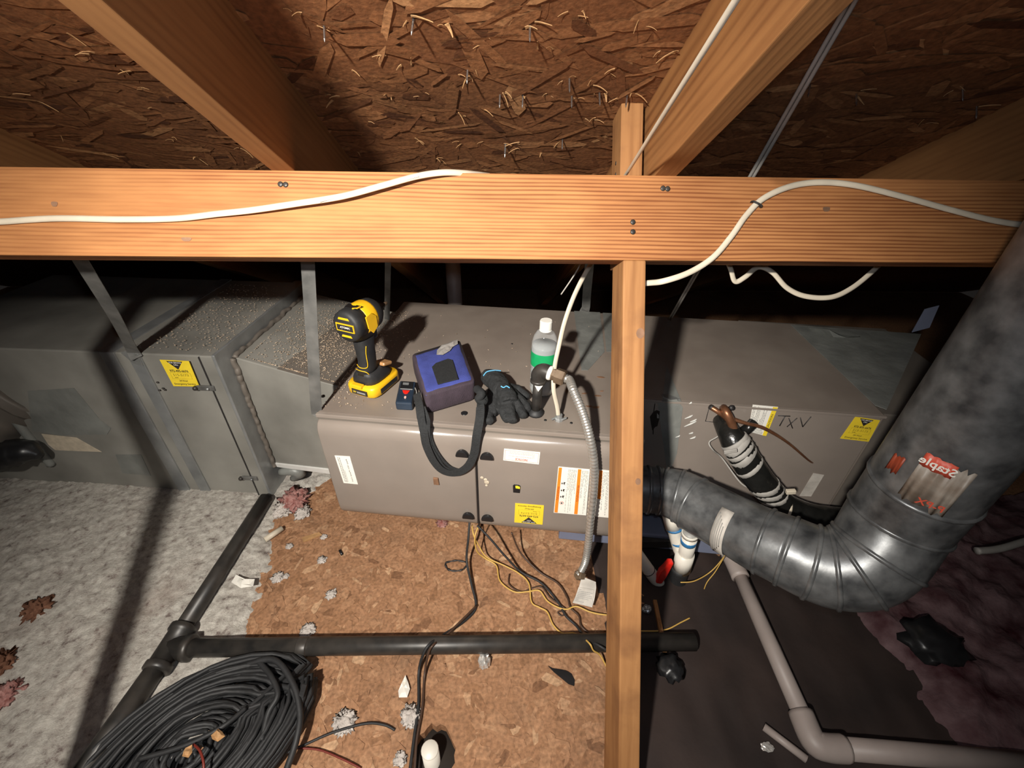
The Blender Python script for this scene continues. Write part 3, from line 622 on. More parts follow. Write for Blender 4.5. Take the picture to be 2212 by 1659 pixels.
extr('foil_corner', [PF(x, y, -.0015) for x, y in ((270,757),(300,765),(310,790),(290,785),(262,762))], -ay_*.002, M['foil'], pl, .0008)
for px, py in ((340,826),(352,839),(344,843),(356,842)): lathe('screw', [(.003,-.001),(.003,.001),(.0015,.002)], PF(px, py, -.001), -ay_, M['iron'], pl, 8)
for px, py in ((445,838),(540,1033)):
    c = PF(px, py, -.006)
    box('draw_latch', c, ax_, ay_, UZ, (.05, .006, .016), M['strap'], pl, .002)
    lathe('latch_knob', [(.007,0),(.007,.006),(.004,.010)], c-ax_*.028, -ay_, M['iron'], pl, 10)
    lathe('latch_rivet', [(.004,0),(.004,.004),(.002,.006)], c+ax_*.008-ay_*.003, -ay_, M['galv'], pl, 10)
servicesticker(pl, lambda x, y: PF(x, y, -.0045), (375,834), (431,835), (408,780), (345,777), -ay_)
tr = thing('transition_duct', 'dusty tapered grey duct between plenum and furnace, wood shavings on top', 'duct', fw(-.15, .3, .1))
cr8 = [pw(.058, .05, .10), fw(.0, .125, .165), fw(.0, .60, .165), pw(.058, .53, .10), pw(.058, .05, .515), fw(.0, .125, TOP-.004), fw(.0, .60, TOP-.004), pw(.058, .53, .515)]
hexa('body', cr8, M['duct'], tr, .003)
hexa('bottom_edge', [cr8[0]-UZ*.004-fy*.004, cr8[1]-UZ*.02-fy*.004, cr8[1]-UZ*.02+fy*.02, cr8[0]-UZ*.004+fy*.02, cr8[0]+UZ*.014-fy*.004, cr8[1]+UZ*.004-fy*.004, cr8[1]+UZ*.004+fy*.02, cr8[0]+UZ*.014+fy*.02], M['whitestrip'], tr, .002)
R = random.Random(9)
mv, mf = [], []
pts = []
for i in range(40):
    t = i/39; pts.append(pw(.056+R.uniform(-.002,.002), .044+R.uniform(-.002,.002), .10+t*.415))
tube('mastic_bead', pts, [.0075+.0025*noise.noise(p*14) for p in pts], M['ductdark'], tr, seg=7, sub=3)
pts = [pw(.058+R.uniform(-.002,.002), .05+.46*i/30, .517+R.uniform(-.003,.003)) for i in range(31)]
tube('mastic_bead', pts, [.0075+.0025*noise.noise(p*14) for p in pts], M['ductdark'], tr, seg=7, sub=3)
tube('foil_skirt', [pw(.07,.04,.08), pw(.11,.045,.085), pw(.13,.05,.07), pw(.09,.06,.03)], [.012,.018,.02,.010], M['gtape'], tr, seg=9, sub=3)
# dark tape on the transition's top
def topq(a, b):   # on the sloping top: a from plenum to furnace, b front to back
    return (cr8[4]*(1-a)+cr8[5]*a)*(1-b)+(cr8[7]*(1-a)+cr8[6]*a)*b
extr('dark_wrap', [topq(.42,.0)+UZ*.0006, topq(1,.0)+UZ*.0006, topq(1,.5)+UZ*.0006, topq(.9,.9)+UZ*.0006, topq(.62,.9)+UZ*.0006], UZ*.001, M['ductdark'], tr)
def shavings(name, fn, n, seed, lab):
    R = random.Random(seed); vs_, fs = [], []
    for i in range(n):
        c = fn(R)
        if c is None: continue
        a = R.uniform(0, 2*pi); d = V((cos(a), sin(a), R.uniform(-.3,.3))); e = V((-sin(a), cos(a), R.uniform(-.4,.4))); l = R.uniform(.0008, .0036); w_ = l*R.uniform(.25,.6); o = len(vs_)
        c = c+UZ*R.uniform(.0012,.003)
        vs_ += [c-d*l, c+e*w_, c+d*l, c-e*w_, c+UZ*.0012]; fs += [(o,o+1,o+4),(o+1,o+2,o+4),(o+2,o+3,o+4),(o+3,o,o+4)]
    ob = mk(name, vs_, fs, M['shaving']); tag(ob, lab, 'sawdust', None, 'stuff')
M['shaving'] = mat('wood_shavings', (.26,.17,.10), .8, c2=(.60,.48,.36), scale=90)
shavings('wood_shavings', lambda R: topq(min(1,max(.1,R.gauss(.62,.25))), min(.95,max(.02,R.gauss(.4,.28))))+UZ*.002, 2600, 31, 'pale wood shavings scattered on top of the tapered duct')
shavings('wood_shavings', lambda R: fw(max(.004,abs(R.gauss(0,.055))), min(.65,max(.03,R.uniform(.03,.6))), TOP), 600, 32, 'thin scatter of wood shavings on the furnace top near the impact driver')
shavings('wood_shavings', lambda R: pw(R.uniform(-.2,.05), R.uniform(.02,.5), .549), 800, 33, 'wood shavings scattered on top of the grey plenum')
shavings('wood_shavings', lambda R: fw(R.uniform(.1,.77), R.uniform(.03,.6), TOP), 70, 34, 'few loose wood chips across the furnace top around bag and bottle')
# flexible duct at the left edge
fd_ = thing('flex_duct', 'crinkled grey flexible duct leaving the plenum at the left edge', 'duct', V((-1.75,1.05,.02)))
ec = PF(-85, 930, -.02)
path = spline([ec+V((.16,.10,.10)), ec+V((.03,.02,.02)), ec+V((-.10,-.03,-.04)), ec+V((-.25,-.06,-.06)), ec+V((-.45,-.02,-.06))], 14)
a_, f_ = sweep(path, [.115+.007*sin(i*2.4)+.006*sin(i*.7) for i in range(len(path))], 24)
a_ = [p+V((noise.noise(p*18), noise.noise(p*18+V((5,0,0))), noise.noise(p*18+V((0,9,0)))))*.012 for p in a_]
mk('jacket', a_, f_, M['ductdark'], fd_, True)
tube('tape_collar', [PF(-40,825,.0), PF(20,890,.0), PF(65,945,.0), PF(112,1004,.0)], .013, M['gtape'], fd_, seg=8)
bag = mk('plastic_scrap', *sweep(spline([PF(-60,985,-.05), PF(0,985,-.06), PF(50,975,-.05), PF(90,985,-.05)], 5), [.03,.04,.05,.05,.05,.05,.045,.04,.045,.04,.035,.035,.03,.02,.015,.01], 9), M['black'], None, True)
tag(bag, 'crumpled black plastic below the flexible duct at the left edge', 'plastic')

# ------------------------------------------------------------------ hanger straps
def hang(pts, wid, ref, lab):
    tag(strip('hanger_strap', pts, wid, .0012, ref, M['strap'], None, sub=4), lab, 'strap', 'metal straps hanging the ductwork')
a = PF(288, 760, -.008); b = BK(172, 560, .90)
hang([a-UZ*.02, a+UZ*.01, a.lerp(b,.5)+V((.004,0,0)), b, b+(b-a)*.12], .030, V((.3,-1,.35)), 'bent grey metal strap hanging the plenum at the left')
a = fw(-.004, .012, TOP+.004); b = BK(665, 570, .88)
hang([a-UZ*.012+fx*.004, a, a.lerp(b,.5), b, b+(b-a)*.15], .026, V((.1,-1,.25)), 'dark metal strap at the front left corner of the furnace')
a = Z(836, 690, TOP); b = PX(838, 570, -.33)
hang([a, a.lerp(b,.5), b, b+(b-a)*.3], .018, V((0,-1,.2)), 'thin dark strap at the rear of the furnace behind the impact driver')
a = Z(1264, 672, TOP); b = PY(1272, 585, a.y-.05)
hang([a-fx*.02, a, a.lerp(b,.5), b, b+(b-a)*.5], .030, V((0,-1,.2)), 'pale strap at the rear of the furnace beside the white cable')
p_ = PY(983, 655, 1.72)
pv = thing('vent_pipe', 'pale vertical plastic pipe standing behind the furnace', 'pipe', V((p_.x, p_.y, 0)))
tube('pipe', [V((p_.x,p_.y,0)), V((p_.x,p_.y,.70))], .030, M['pvcdirty'], pv, seg=18, sub=1)
lathe('pipe_coupling', [(.036,.0),(.036,.07)], V((p_.x,p_.y,.30)), UZ, M['pvcdirty'], pv)

# ------------------------------------------------------------------ cables on the beam and in the roof
def cable(name, pts, wid, thk, ref, m, lab, cat='cable', group=None, sub=10):
    return tag(ribbon(name, pts, wid, thk, ref, m, None, sub), lab, cat, group)
kc = K0-.0035
pts = [BK(x, y, kc-dk) for x, y, dk in ((-60,481,0),(0,479,0),(120,472,0),(260,474,.001),(380,472,.001),(470,462,.003),(545,454,.006),(640,440,.010),(740,424,.012),(830,400,.012),(900,381,.010),(955,373,.006))]
pts += [BK(1000,374,K0+.004), BK(1035,377,K0+.03), BK(1060,380,K0+.06)]
lc = thing('nonmetallic_cable', 'white flat cable lying across the left half of the beam and over its top edge', 'cable', BK(500, 460, K0))
ribbon('jacket', pts, .0105, .0055, T, M['cream'], lc, 10)
Rr = random.Random(2); s_ = Sheet('print_line', BK(690,437,kc-.0152), BK(905,382,kc-.0135), BK(904,379,kc-.0135), BK(690,434,kc-.0152), -T, M['cream'], lc, .0002)
s_.lines(M['greyink'], 0, 1, .15, .85, 1, 1., 5); s_.done()
rc = thing('nonmetallic_cable', 'white flat cable curving up over the right half of the beam, stapled once', 'cable', BK(1700, 440, K0))
pts = [BK(1330,618,K0+.06), BK(1395,612,K0+.02), BK(1435,607,kc-.004), BK(1490,588,kc-.004), BK(1540,556,kc-.002), BK(1580,510,kc-.001), BK(1612,465,kc), BK(1650,428,kc), BK(1710,402,kc), BK(1775,394,kc), BK(1850,401,kc), BK(1950,425,kc), BK(2060,455,kc), BK(2150,477,kc), BK(2225,487,kc), BK(2320,490,kc)]
ribbon('jacket', pts, .0105, .0055, T, M['cream'], rc, 10)
c = BK(1636, 440, kc-.003); d = (BK(1648,447,kc)-BK(1624,434,kc)).normalized()
strip('staple', [c-d*.0085+T*.006, c-d*.0082-T*.0012, c+d*.0082-T*.0012, c+d*.0085+T*.006], .003, .0015, [V((0,0,1)).cross(d)]*4, M['iron'], rc, sub=2)
qa = RN(1590, 0, NB+.05); qb = BK(1352, 377, .772)
_k = (qa-CAM).dot(T)
cable('drop_cable', [roof(qa.x+.05, _k-.34, NS+.004), roof(qa.x+.045, _k-.24, NS+.02), qa+(qa-qb)*.14, qa, qa.lerp(qb,.5), qb, qb+T*.02-N*.004], .0055, .0045, T, M['cream'], 'thin white wire slanting down in front of the lit rafter')
def pair(pts, off, lab):
    o = thing('twin_cable', lab, 'cable', pts[-1])
    ribbon('strand', [p+off for p in pts], .0065, .006, T, M['greywire'], o, 6); ribbon('strand', [p-off for p in pts], .0065, .006, T, M['greywire'], o, 6)
qa = RN(1842, 0, NS+.014); qb = Z(1447, 690, .497)
pair([qa+(qa-qb)*.06, qa, qa.lerp(qb,.33), qa.lerp(qb,.66), qb], V((.0034,0,-.001)), 'grey twin cable slanting down behind the beam to the coil cabinet')
cable('hanging_cable', [BK(1560,540,.86), BK(1578,580,.87), BK(1588,608,.88), BK(1610,598,.88), BK(1638,577,.88), BK(1668,588,.87), BK(1700,622,.87), BK(1740,640,.87), BK(1795,642,.87), BK(1840,622,.87), BK(1885,586,.87), BK(1910,560,.87)], .0105, .005, T, M['cream'], 'white cable sagging in a loop below the right half of the beam')
fe = Z(1207, 907, TOP)
cb_ = thing('furnace_cable', 'white flat cable dropping to the furnace top beside the water bottle', 'cable', fe)
v0 = floc(fe)[1]
ribbon('jacket', [fe, FV(1204,880,v0+.0), FV(1196,840,v0+.0), FV(1198,795,v0+.015), FV(1208,745,v0+.03), FV(1220,695,v0+.05), FV(1240,640,v0+.07), FV(1266,588,v0+.10), FV(1290,550,v0+.13)], .0115, .006, V((.3,-1,.2)), M['cream'], cb_, 8)
lathe('cable_clamp', [(.011,0),(.011,.006),(.008,.008),(.008,.016)], fe, UZ, M['galv'], cb_, 8, False)
box('clamp_screw', fe+V((-.012,-.004,.008)), V((.8,.3,.2)).normalized(), V((-.3,.9,0)).normalized(), UZ, (.014,.004,.004), M['galv'], cb_, .0008)
box('clamp_screw', fe+V((.012,-.006,.008)), V((.8,.3,.2)).normalized(), V((-.3,.9,0)).normalized(), UZ, (.012,.004,.004), M['galv'], cb_, .0008)
cable('thin_wire', [BK(1258,560,.9), BK(1243,590,.92), BK(1212,636,.95)], .003, .003, T, M['greywire'], 'short thin dark wire hanging behind the beam near the white cable')

# ------------------------------------------------------------------ gas riser and flexible connector
gp = Z(1157, 893, TOP)
gr = thing('gas_riser', 'black iron gas riser with elbow on the furnace top in front of the bottle', 'pipe', gp)
gt = gp+UZ*.118+V((.002,0,0))
lathe('floor_flange', [(.020,0),(.020,.006),(.015,.010),(.0125,.014)], gp, UZ, M['rubber'], gr, 16)
tube('riser', [gp, gt-UZ*.018], .0115, M['iron'], gr, seg=16, sub=1)
el = spline([gt-UZ*.022, gt-UZ*.004, gt+V((.008,-.004,.008)), gt+V((.022,-.012,.008))], 6)
a_, f_ = sweep(el, [.017]*4+[.0175]*(len(el)-4), 16); mk('elbow', a_, f_, M['iron'], gr, True)
lathe('elbow_band', [(.0165,0),(.019,.002),(.019,.007),(.0165,.009)], gt-UZ*.026, UZ, M['iron'], gr, 16)
extr('dope_drip', [gt-UZ*.028+V((x,-.0125,z)) for x, z in ((-.009,0),(.010,0),(.004,-.010),(.0,-.017),(-.003,-.011))], V((0,.003,0)), M['white'], gr, .0006)
dx = V((.88,-.46,-.10)).normalized(); e0 = gt+V((.022,-.012,.008))
lathe('seal_tape', [(.0165,-.002),(.0172,.004),(.015,.008)], e0, dx, M['white'], gr, 16)
lathe('union_nut', [(.013,.006),(.0145,.010),(.0145,.016),(.0185,.017),(.0185,.037),(.015,.040)], e0, dx, M['brown_iron'], gr, 6, False)
fe_ = e0+dx*.038
fp = [fe_, fe_+dx*.012, FV(1238,842,-.005), FV(1258,890,-.030), FV(1273,940,-.050), FV(1283,1000,-.055), FV(1282,1060,-.055), FV(1275,1130,-.055), FV(1270,1180,-.06), FV(1263,1218,-.075), FV(1249,1243,-.10)]
fc = thing('gas_connector', 'corrugated stainless flexible gas connector looping down the furnace front', 'pipe', fp[-1])
path = spline(fp, 34)
a_, f_ = sweep(path, [.0102 if (i % 4) < 2 else .0087 for i in range(len(path))], 12); mk('hose', a_, f_, M['hose'], fc, True)
e = fp[-1]; lathe('end_nut', [(.0115,0),(.0135,.004),(.0135,.02),(.010,.024)], e+V((-.004,0,.004)), V((.75,.2,-.5)), M['brown_iron'], fc, 6, False)
tg = [PL(x, y, Z(1265,1300,.05), V((0,-.75,.66)).normalized()) for x, y in ((1257,1245),(1287,1257),(1288,1270),(1284,1295),(1279,1312),(1237,1302),(1248,1278))]
t_ = thing('paper_tag', 'crumpled grey paper tag on the lower end of the gas connector', 'tag', tg[5])
extr('tag_sheet', tg, V((0,.02,-.02)).normalized()*.0012, M['paperdirty'], t_)
s_ = Sheet('tag_print', *[PL(x, y, Z(1265,1300,.05)+V((0,-.0016,.0014)), V((0,-.75,.66)).normalized()) for x, y in ((1239,1300),(1279,1309),(1283,1274),(1250,1268))], V((0,-.75,.66)), M['paperdirty'], t_, .0004)
s_.lines(M['greyink'], .05, .95, .08, .95, 8, .45, 21); s_.done()

# ------------------------------------------------------------------ water bottle
bb = Z(1170, 846, TOP)+UZ*.001
bt = thing('water_bottle', 'clear plastic water bottle with green label and white cap on the furnace', 'bottle', bb)
prof = [(.004,.006),(.022,.0),(.030,.004),(.0315,.012)]
for i in range(7): z = .018+i*.0085; prof += [(.0325,z),(.0305,z+.0042)]
prof += [(.0328,.082),(.0328,.128),(.0325,.134),(.0315,.148),(.0275,.164),(.0195,.177),(.0135,.183),(.0125,.190)]
lathe('shell', prof, bb, UZ, M['pet'], bt, 28)
wp = [(max(.002,r-.0014), z+.0012) for r, z in prof if z < .14]+[(.0305,.142)]
lathe('water', wp, bb, UZ, M['water'], bt, 28)
M['green'] = mat('green_label', (.01,.30,.10), .4, var=.15, scale=40)
lathe('label_band', [(.0331,.088),(.0333,.090),(.0333,.124),(.0331,.126)], bb, UZ, M['green'], bt, 28, cap=False)
lathe('cap', [(.0150,.184),(.0152,.186),(.0152,.203),(.0138,.206)], bb, UZ, M['white'], bt, 28, False)
lathe('cap_ring', [(.0150,.179),(.0153,.180),(.0150,.183)], bb, UZ, M['white'], bt, 28)

# ------------------------------------------------------------------ impact driver
db = Z(803, 838, TOP)
h_ = radians(24); dx_ = V((cos(h_), -sin(h_), 0)); dy_ = V((sin(h_), cos(h_), 0))     # right and forward (nose points away from the camera)
def dp(x, y, z): return db+dx_*(x+.011*min(1, max(0, (z-.045)/.04)))+dy_*y+UZ*(z*1.03)
dr = thing('impact_driver', 'yellow and black cordless impact driver standing on its battery', 'drill', db)
def loft(name, secs, m, parent, pw_=2.6, seg=20):
    """secs: (z, cx, cy, rx, ry) super-ellipse sections"""
    vs_, fs = [], []
    for (z, cx, cy, rx, ry) in secs:
        for j in range(seg):
            a = 2*pi*j/seg; ca, sa = cos(a), sin(a)
            vs_.append(dp(cx+rx*math.copysign(abs(ca)**(2/pw_), ca), cy+ry*math.copysign(abs(sa)**(2/pw_), sa), z))
    for i in range(len(secs)-1):
        for j in range(seg):
            q = (j+1)%seg; fs.append((i*seg+j, i*seg+q, (i+1)*seg+q, (i+1)*seg+j))
    fs += [tuple(range(seg)), tuple((len(secs)-1)*seg+j for j in range(seg))]
    return mk(name, vs_, fs, m, parent, True)
bt_ = loft('battery', [(.002,.002,.012,.043,.054),(.006,.002,.012,.047,.059),(.026,.002,.012,.047,.059),(.032,.002,.012,.044,.055)], M['yellow'], dr, 5)
loft('battery_foot', [(.0,.002,.012,.042,.052),(.008,.002,.012,.046,.057)], M['black'], bt_, 5)
s = Sheet('battery_badge', dp(-.020,-.0482,.010), dp(.026,-.0482,.010), dp(.026,-.0482,.0235), dp(-.020,-.0482,.0235), -dy_, M['ink'], bt_, .0015)
s.text(M['sticker_y'], '20V', .20, .5, .55, fit=.22); s.lines(M['greyink'], .36, .94, .3, .7, 1, .9, 2); s.done()
box('release_latch', dp(-.002,-.044,.033), dx_, dy_, UZ, (.030,.014,.008), M['yellow'], bt_, .002)
for sx in (-1, 1): box('battery_rail', dp(.002+sx*.0478,.012,.016), dx_, dy_, UZ, (.002,.07,.014), M['black'], bt_, .001)
loft('foot', [(.030,.0,.012,.039,.048),(.040,.0,.012,.039,.046),(.052,.0,.002,.032,.036),(.062,.0,-.006,.024,.027)], M['rubber'], dr, 3.2)
box('foot_cap', dp(.012,.042,.058), dx_, (dy_*.94-UZ*.3).normalized(), (UZ*.94+dy_*.3).normalized(), (.034,.036,.010), M['amber'], dr, .004)
loft('handle', [(.056,.0,-.006,.024,.028),(.070,.0,-.008,.0195,.0245),(.095,.0,-.008,.0185,.0235),(.125,.0,-.008,.0195,.0245),(.150,.0,-.006,.0205,.0275),(.172,.0,.0,.022,.032)], M['rubber'], dr, 2.6)
gl = [dp(-.0185,-.026,.083), dp(-.004,-.0322,.080), dp(.012,-.029,.081), dp(.0155,-.0265,.090), dp(.0165,-.0265,.120), dp(.019,-.024,.140)]
tube('grip_piping', gl, .0011, M['yellow'], dr, seg=5, sub=4)
tube('grip_piping', [dp(-.021,-.027,.069), dp(-.004,-.0325,.071), dp(.014,-.030,.069), dp(.021,-.024,.058), dp(.024,-.020,.050)], .0011, M['yellow'], dr, seg=5, sub=4)
box('trigger', dp(.0,.030,.150), dx_, dy_, UZ, (.016,.018,.034), M['black'], dr, .005)
HZ = .199
def along(name, prof, m, parent, seg=24, ph=0): # profile (radius, y) along the nose axis
    vs_, fs = [], []
    for (r, y) in prof:
        for j in range(seg):
            a = 2*pi*j/seg+ph; vs_.append(dp(cos(a)*r, y, HZ+sin(a)*r*1.02))
    for i in range(len(prof)-1):
        for j in range(seg):
            q = (j+1)%seg; fs.append((i*seg+j, i*seg+q, (i+1)*seg+q, (i+1)*seg+j))
    fs += [tuple(range(seg)), tuple((len(prof)-1)*seg+j for j in range(seg))]
    return mk(name, vs_, fs, m, parent, True)
along('motor_housing', [(.030,-.058),(.036,-.054),(.0375,-.046),(.0375,-.010)], M['rubber'], dr)
along('gear_housing', [(.0375,-.020),(.0385,-.018),(.0385,.012),(.036,.022)], M['yellow'], dr)
along('nose_guard', [(.0365,.014),(.0375,.020),(.035,.036),(.026,.050),(.017,.058)], M['rubber'], dr)
along('bit_holder', [(.0115,.055),(.0115,.070),(.0075,.071),(.0075,.082)], M['iron'], dr, 16)
along('bit', [(.0045,.080),(.0045,.097),(.0035,.098)], M['brown_iron'], dr, 6)
extr('side_panel', [dp(.0368,y,HZ+z) for y, z in ((-.030,.020),(-.010,.024),(.006,.010),(.006,-.016),(-.012,-.026),(-.026,-.010))], dx_*.003, M['yellow'], dr, .001)
extr('top_vent', [dp(x,y,HZ+.0355) for x, y in ((-.014,-.034),(.018,-.034),(.022,-.014),(-.018,-.014))], UZ*.003, M['black'], dr, .001)
extr('top_stripe', [dp(x,y,HZ+.0372) for x, y in ((.010,-.036),(.020,-.030),(.021,-.018),(.018,-.018),(.017,-.028),(.009,-.033))], UZ*.0022, M['yellow'], dr)
s = Sheet('rear_badge', dp(-.024,-.0585,HZ-.0095), dp(.026,-.0585,HZ-.0095), dp(.026,-.0585,HZ+.0095), dp(-.024,-.0585,HZ+.0095), -dy_, M['yellow'], dr, .0015)
s.rect(M['ink'], .05, .13, .95, .87); s.text(M['white'], 'ATOMIC', .52, .55, .34, fit=.56, h=.0006, bold=.015); s.lines(M['greyink'], .24, .78, .24, .36, 1, .8, 3); s.done()
for zz, w_ in ((.021,.032),(-.0215,.030)): extr('rear_stripe', [dp(x,-.0575,HZ+z) for x, z in ((-w_/2,zz-.0026),(w_/2,zz-.0026),(w_/2-.003,zz+.0026),(-w_/2+.003,zz+.0026))], -dy_*.0016, M['yellow'], dr, .0006)
# belt of the motor housing drops into the grip
loft('neck', [(.160,.0,-.012,.024,.036),(.176,.0,-.014,.030,.040),(.19,.0,-.016,.034,.040)], M['rubber'], dr, 2.4)

# ------------------------------------------------------------------ laser distance meter
lb = [Z(856,886,TOP), Z(892,888,TOP), Z(900,840,TOP), Z(866,838,TOP)]
lm = thing('distance_meter', 'small navy laser distance meter with a red button lying beside the blue bag', 'meter', (lb[0]+lb[2])/2)
hm = .024
hexa('case', lb+[p+UZ*hm for p in lb], M['navy'], lm, .004)
lz = TOP+hm
def lq(a, b, h=.0004): return (lb[0]*(1-a)+lb[1]*a)*(1-b)+(lb[3]*(1-a)+lb[2]*a)*b+UZ*(hm+h)
extr('display', [lq(*q) for q in ((.12,.62),(.90,.62),(.88,.94),(.14,.94))], UZ*.0012, M['black'], lm, .0004)
extr('display_glare', [lq(*q, .0018) for q in ((.25,.78),(.62,.78),(.62,.88),(.25,.88))], UZ*.0003, M['galv'], lm)
extr('measure_button', [lq(*q) for q in ((.30,.52),(.76,.52),(.66,.40),(.53,.36),(.40,.40))], UZ*.002, M['red'], lm, .0005)
extr('clear_button', [lq(.55+.07*cos(a), .22+.05*sin(a)) for a in [2*pi*i/10 for i in range(10)]], UZ*.0015, M['pinkink'], lm)
extr('button_row', [lq(*q) for q in ((.15,.585),(.90,.585),(.90,.60),(.15,.60))], UZ*.001, M['greyink'], lm)
tube('wrist_cord', [lq(.95,.80,-.004), lq(1.12,.60,-.006), lq(1.10,.35,-.012), lq(1.05,.2,-.015)], .0012, M['greyink'], lm, seg=6)

# ------------------------------------------------------------------ blue soft bag
bh = .062
tp = [Z(918,852,TOP+bh), Z(1026,822,TOP+bh), Z(993,733,TOP+bh), Z(889,764,TOP+bh)]
ba = thing('tool_bag', 'small blue fabric bag with dark sides and black straps lying on the furnace', 'bag', sum(tp, V())/4-UZ*bh)
cen = sum(tp, V())/4
def inset(ps, f): return [cen+(p-cen)*f for p in ps]
def ringloft(name, rings, m, parent, sub=2):
    vs_, fs = [], []; n = len(rings[0])
    for r in rings: vs_ += r
    for i in range(len(rings)-1):
        for j in range(n):
            q = (j+1)%n; fs.append((i*n+j, i*n+q, (i+1)*n+q, (i+1)*n+j))
    fs += [tuple(range(n)), tuple((len(rings)-1)*n+j for j in range(n))]
    return mk(name, vs_, fs, m, parent, True)
def rounded(ps, r, seg=4):
    out = []; n = len(ps)
    for i in range(n):
        p = ps[i]; a = (ps[i-1]-p).normalized(); b = (ps[(i+1)%n]-p).normalized()
        for k in range(seg+1):
            t = k/seg; out.append((p+a*r)*(1-t)**2+p*(2*t*(1-t))+(p+b*r)*t*t)
    return out
rr = lambda f, dz, r=.014: [p+UZ*dz for p in rounded(inset(tp, f), r)]
ringloft('side_wall', [rr(.96,-bh+.001), rr(1.0,-bh+.008), rr(1.015,-.03), rr(1.01,-.008), rr(.995,-.002)], M['plumcloth'], ba)
vs_, fs = [], []                      # slightly pillowed lid
G = 14
for j in range(G+1):
    for i in range(G+1):
        a, b = i/G, j/G; p = (tp[0]*(1-a)+tp[1]*a)*(1-b)+(tp[3]*(1-a)+tp[2]*a)*b
        e = min(a, 1-a, b, 1-b); h = .004*min(1, e*6)-.004*(1 if e == 0 else 0)+.0022*noise.noise(V((a*4, b*4, 3)))
        ca = max(0, .10-min(a,1-a)-min(b,1-b)); p = p+(cen-p)*ca*.28
        vs_.append(p+UZ*(h-.002))
for j in range(G):
    for i in range(G): q = j*(G+1)+i; fs.append((q, q+1, q+G+2, q+G+1))
o = mk('lid', vs_, fs, M['bluecloth'], ba, True)
sm = o.modifiers.new('thick', 'SOLIDIFY'); sm.thickness = .004; sm.offset = -1
def lidq(a, b, h=.0045): return (tp[0]*(1-a)+tp[1]*a)*(1-b)+(tp[3]*(1-a)+tp[2]*a)*b+UZ*h
pat = extr('hook_patch', [lidq(*q, .0025) for q in ((.28,.10),(.69,.09),(.71,.52),(.63,.58),(.37,.56),(.28,.50))], UZ*.003, M['blackcloth'], ba, .001)
def crumple(name, pts, m, parent, amp=.004, seed=1):
    R = random.Random(seed); c = sum(pts, V())/len(pts); n = len(pts); vs_ = [c+UZ*amp]+[p+UZ*R.uniform(-.3,1)*amp for p in pts]+[c.lerp(p,.55)+UZ*R.uniform(0,1)*amp*1.5 for p in pts]
    fs = []
    for i in range(n):
        k = (i+1)%n; fs += [(0, n+1+i, n+1+k), (n+1+i, 1+i, 1+k), (n+1+i, 1+k, n+1+k)]
    return mk(name, vs_, fs, m, parent)
fo = crumple('foil_wrapper', [lidq(*q, .006) for q in ((.44,.74),(.56,.70),(.72,.74),(.80,.82),(.92,.86),(.94,.95),(.86,.94),(.74,.92),(.60,.92),(.48,.85))], M['silver'], None, .004, 4)
tag(fo, 'torn silver and brown foil wrapper lying on the blue bag', 'wrapper')
vv = -.034
def bs(name, pxs, wid, nudge=0): return strip(name, [FV(x, y, v) for x, y, v in pxs], wid, .0018, [(-fy*.9+UZ*.45)]*2+[-fy]*20, M['blackcloth'], ba, sub=6)
bs('strap', [(900,850,.05),(906,878,.012),(910,905,-.012),(916,935,-.030),(922,965,-.036),(938,998,-.038),(958,1018,-.038),(985,1022,-.038),(1010,1008,-.036),(1024,980,-.034),(1030,940,-.030),(1036,905,-.012),(1038,880,.012),(1036,855,.045)], .020)
bs('strap', [(914,880,.012),(924,908,-.010),(924,925,-.026),(928,960,-.030),(945,990,-.031),(962,1012,-.031),(990,1018,-.031),(1014,1000,-.030),(1026,960,-.028),(1032,915,-.016),(1034,880,.012)], .012)
bs('strap', [(926,920,-.022),(932,950,-.027),(950,985,-.028),(975,1010,-.028),(1005,1014,-.028),(1020,990,-.028),(1028,950,-.026)], .007)
tube('strap_knot', [FV(1030,840,.06), FV(1040,850,.03), FV(1034,862,.025), FV(1046,866,.03), FV(1040,846,.045)], .010, M['blackcloth'], ba, seg=8)

# ------------------------------------------------------------------ pair of black work gloves
def glove(name, lab, palm, fingers, cuff):
    g = thing(name, lab, 'glove', palm[0][0]-UZ*.02, 'pair of black work gloves on the furnace')
    vs_, fs = [], []
    def addp(path, rad, seg=10):
        a, f = sweep(path, rad, seg); o = len(vs_); vs_.extend(a); fs.extend([tuple(i+o for i in q) for q in f])
    addp(spline([p for p, r in palm], 5), [r for r in sum([[palm[i][1]+(palm[i+1][1]-palm[i][1])*j/5 for j in range(5)] for i in range(len(palm)-1)], [])]+[palm[-1][1]], 12)
    for f_ in fingers:
        pp = spline(f_, 5); n = len(pp); addp(pp, [.0125*(1-.12*i/n) for i in range(n-1)]+[.006])
    o = mk('knit', vs_, fs, M['glove'], g, True)
    r = o.modifiers.new('join', 'REMESH'); r.mode = 'VOXEL'; r.voxel_size = .0022; r.use_smooth_shade = True
    s = o.modifiers.new('soft', 'SMOOTH'); s.iterations = 5; s.factor = .6
    tx = bpy.data.textures.new('knit_wrinkle', 'CLOUDS'); tx.noise_scale = .018; d = o.modifiers.new('wrinkle', 'DISPLACE'); d.texture = tx; d.strength = .006; d.mid_level = .5
    tube('cuff_stripe', cuff, .0016, M['bluestripe'], g, seg=6)
    return g
gz = TOP+.018
G = lambda x, y, h=0: Z(x, y, gz+h)
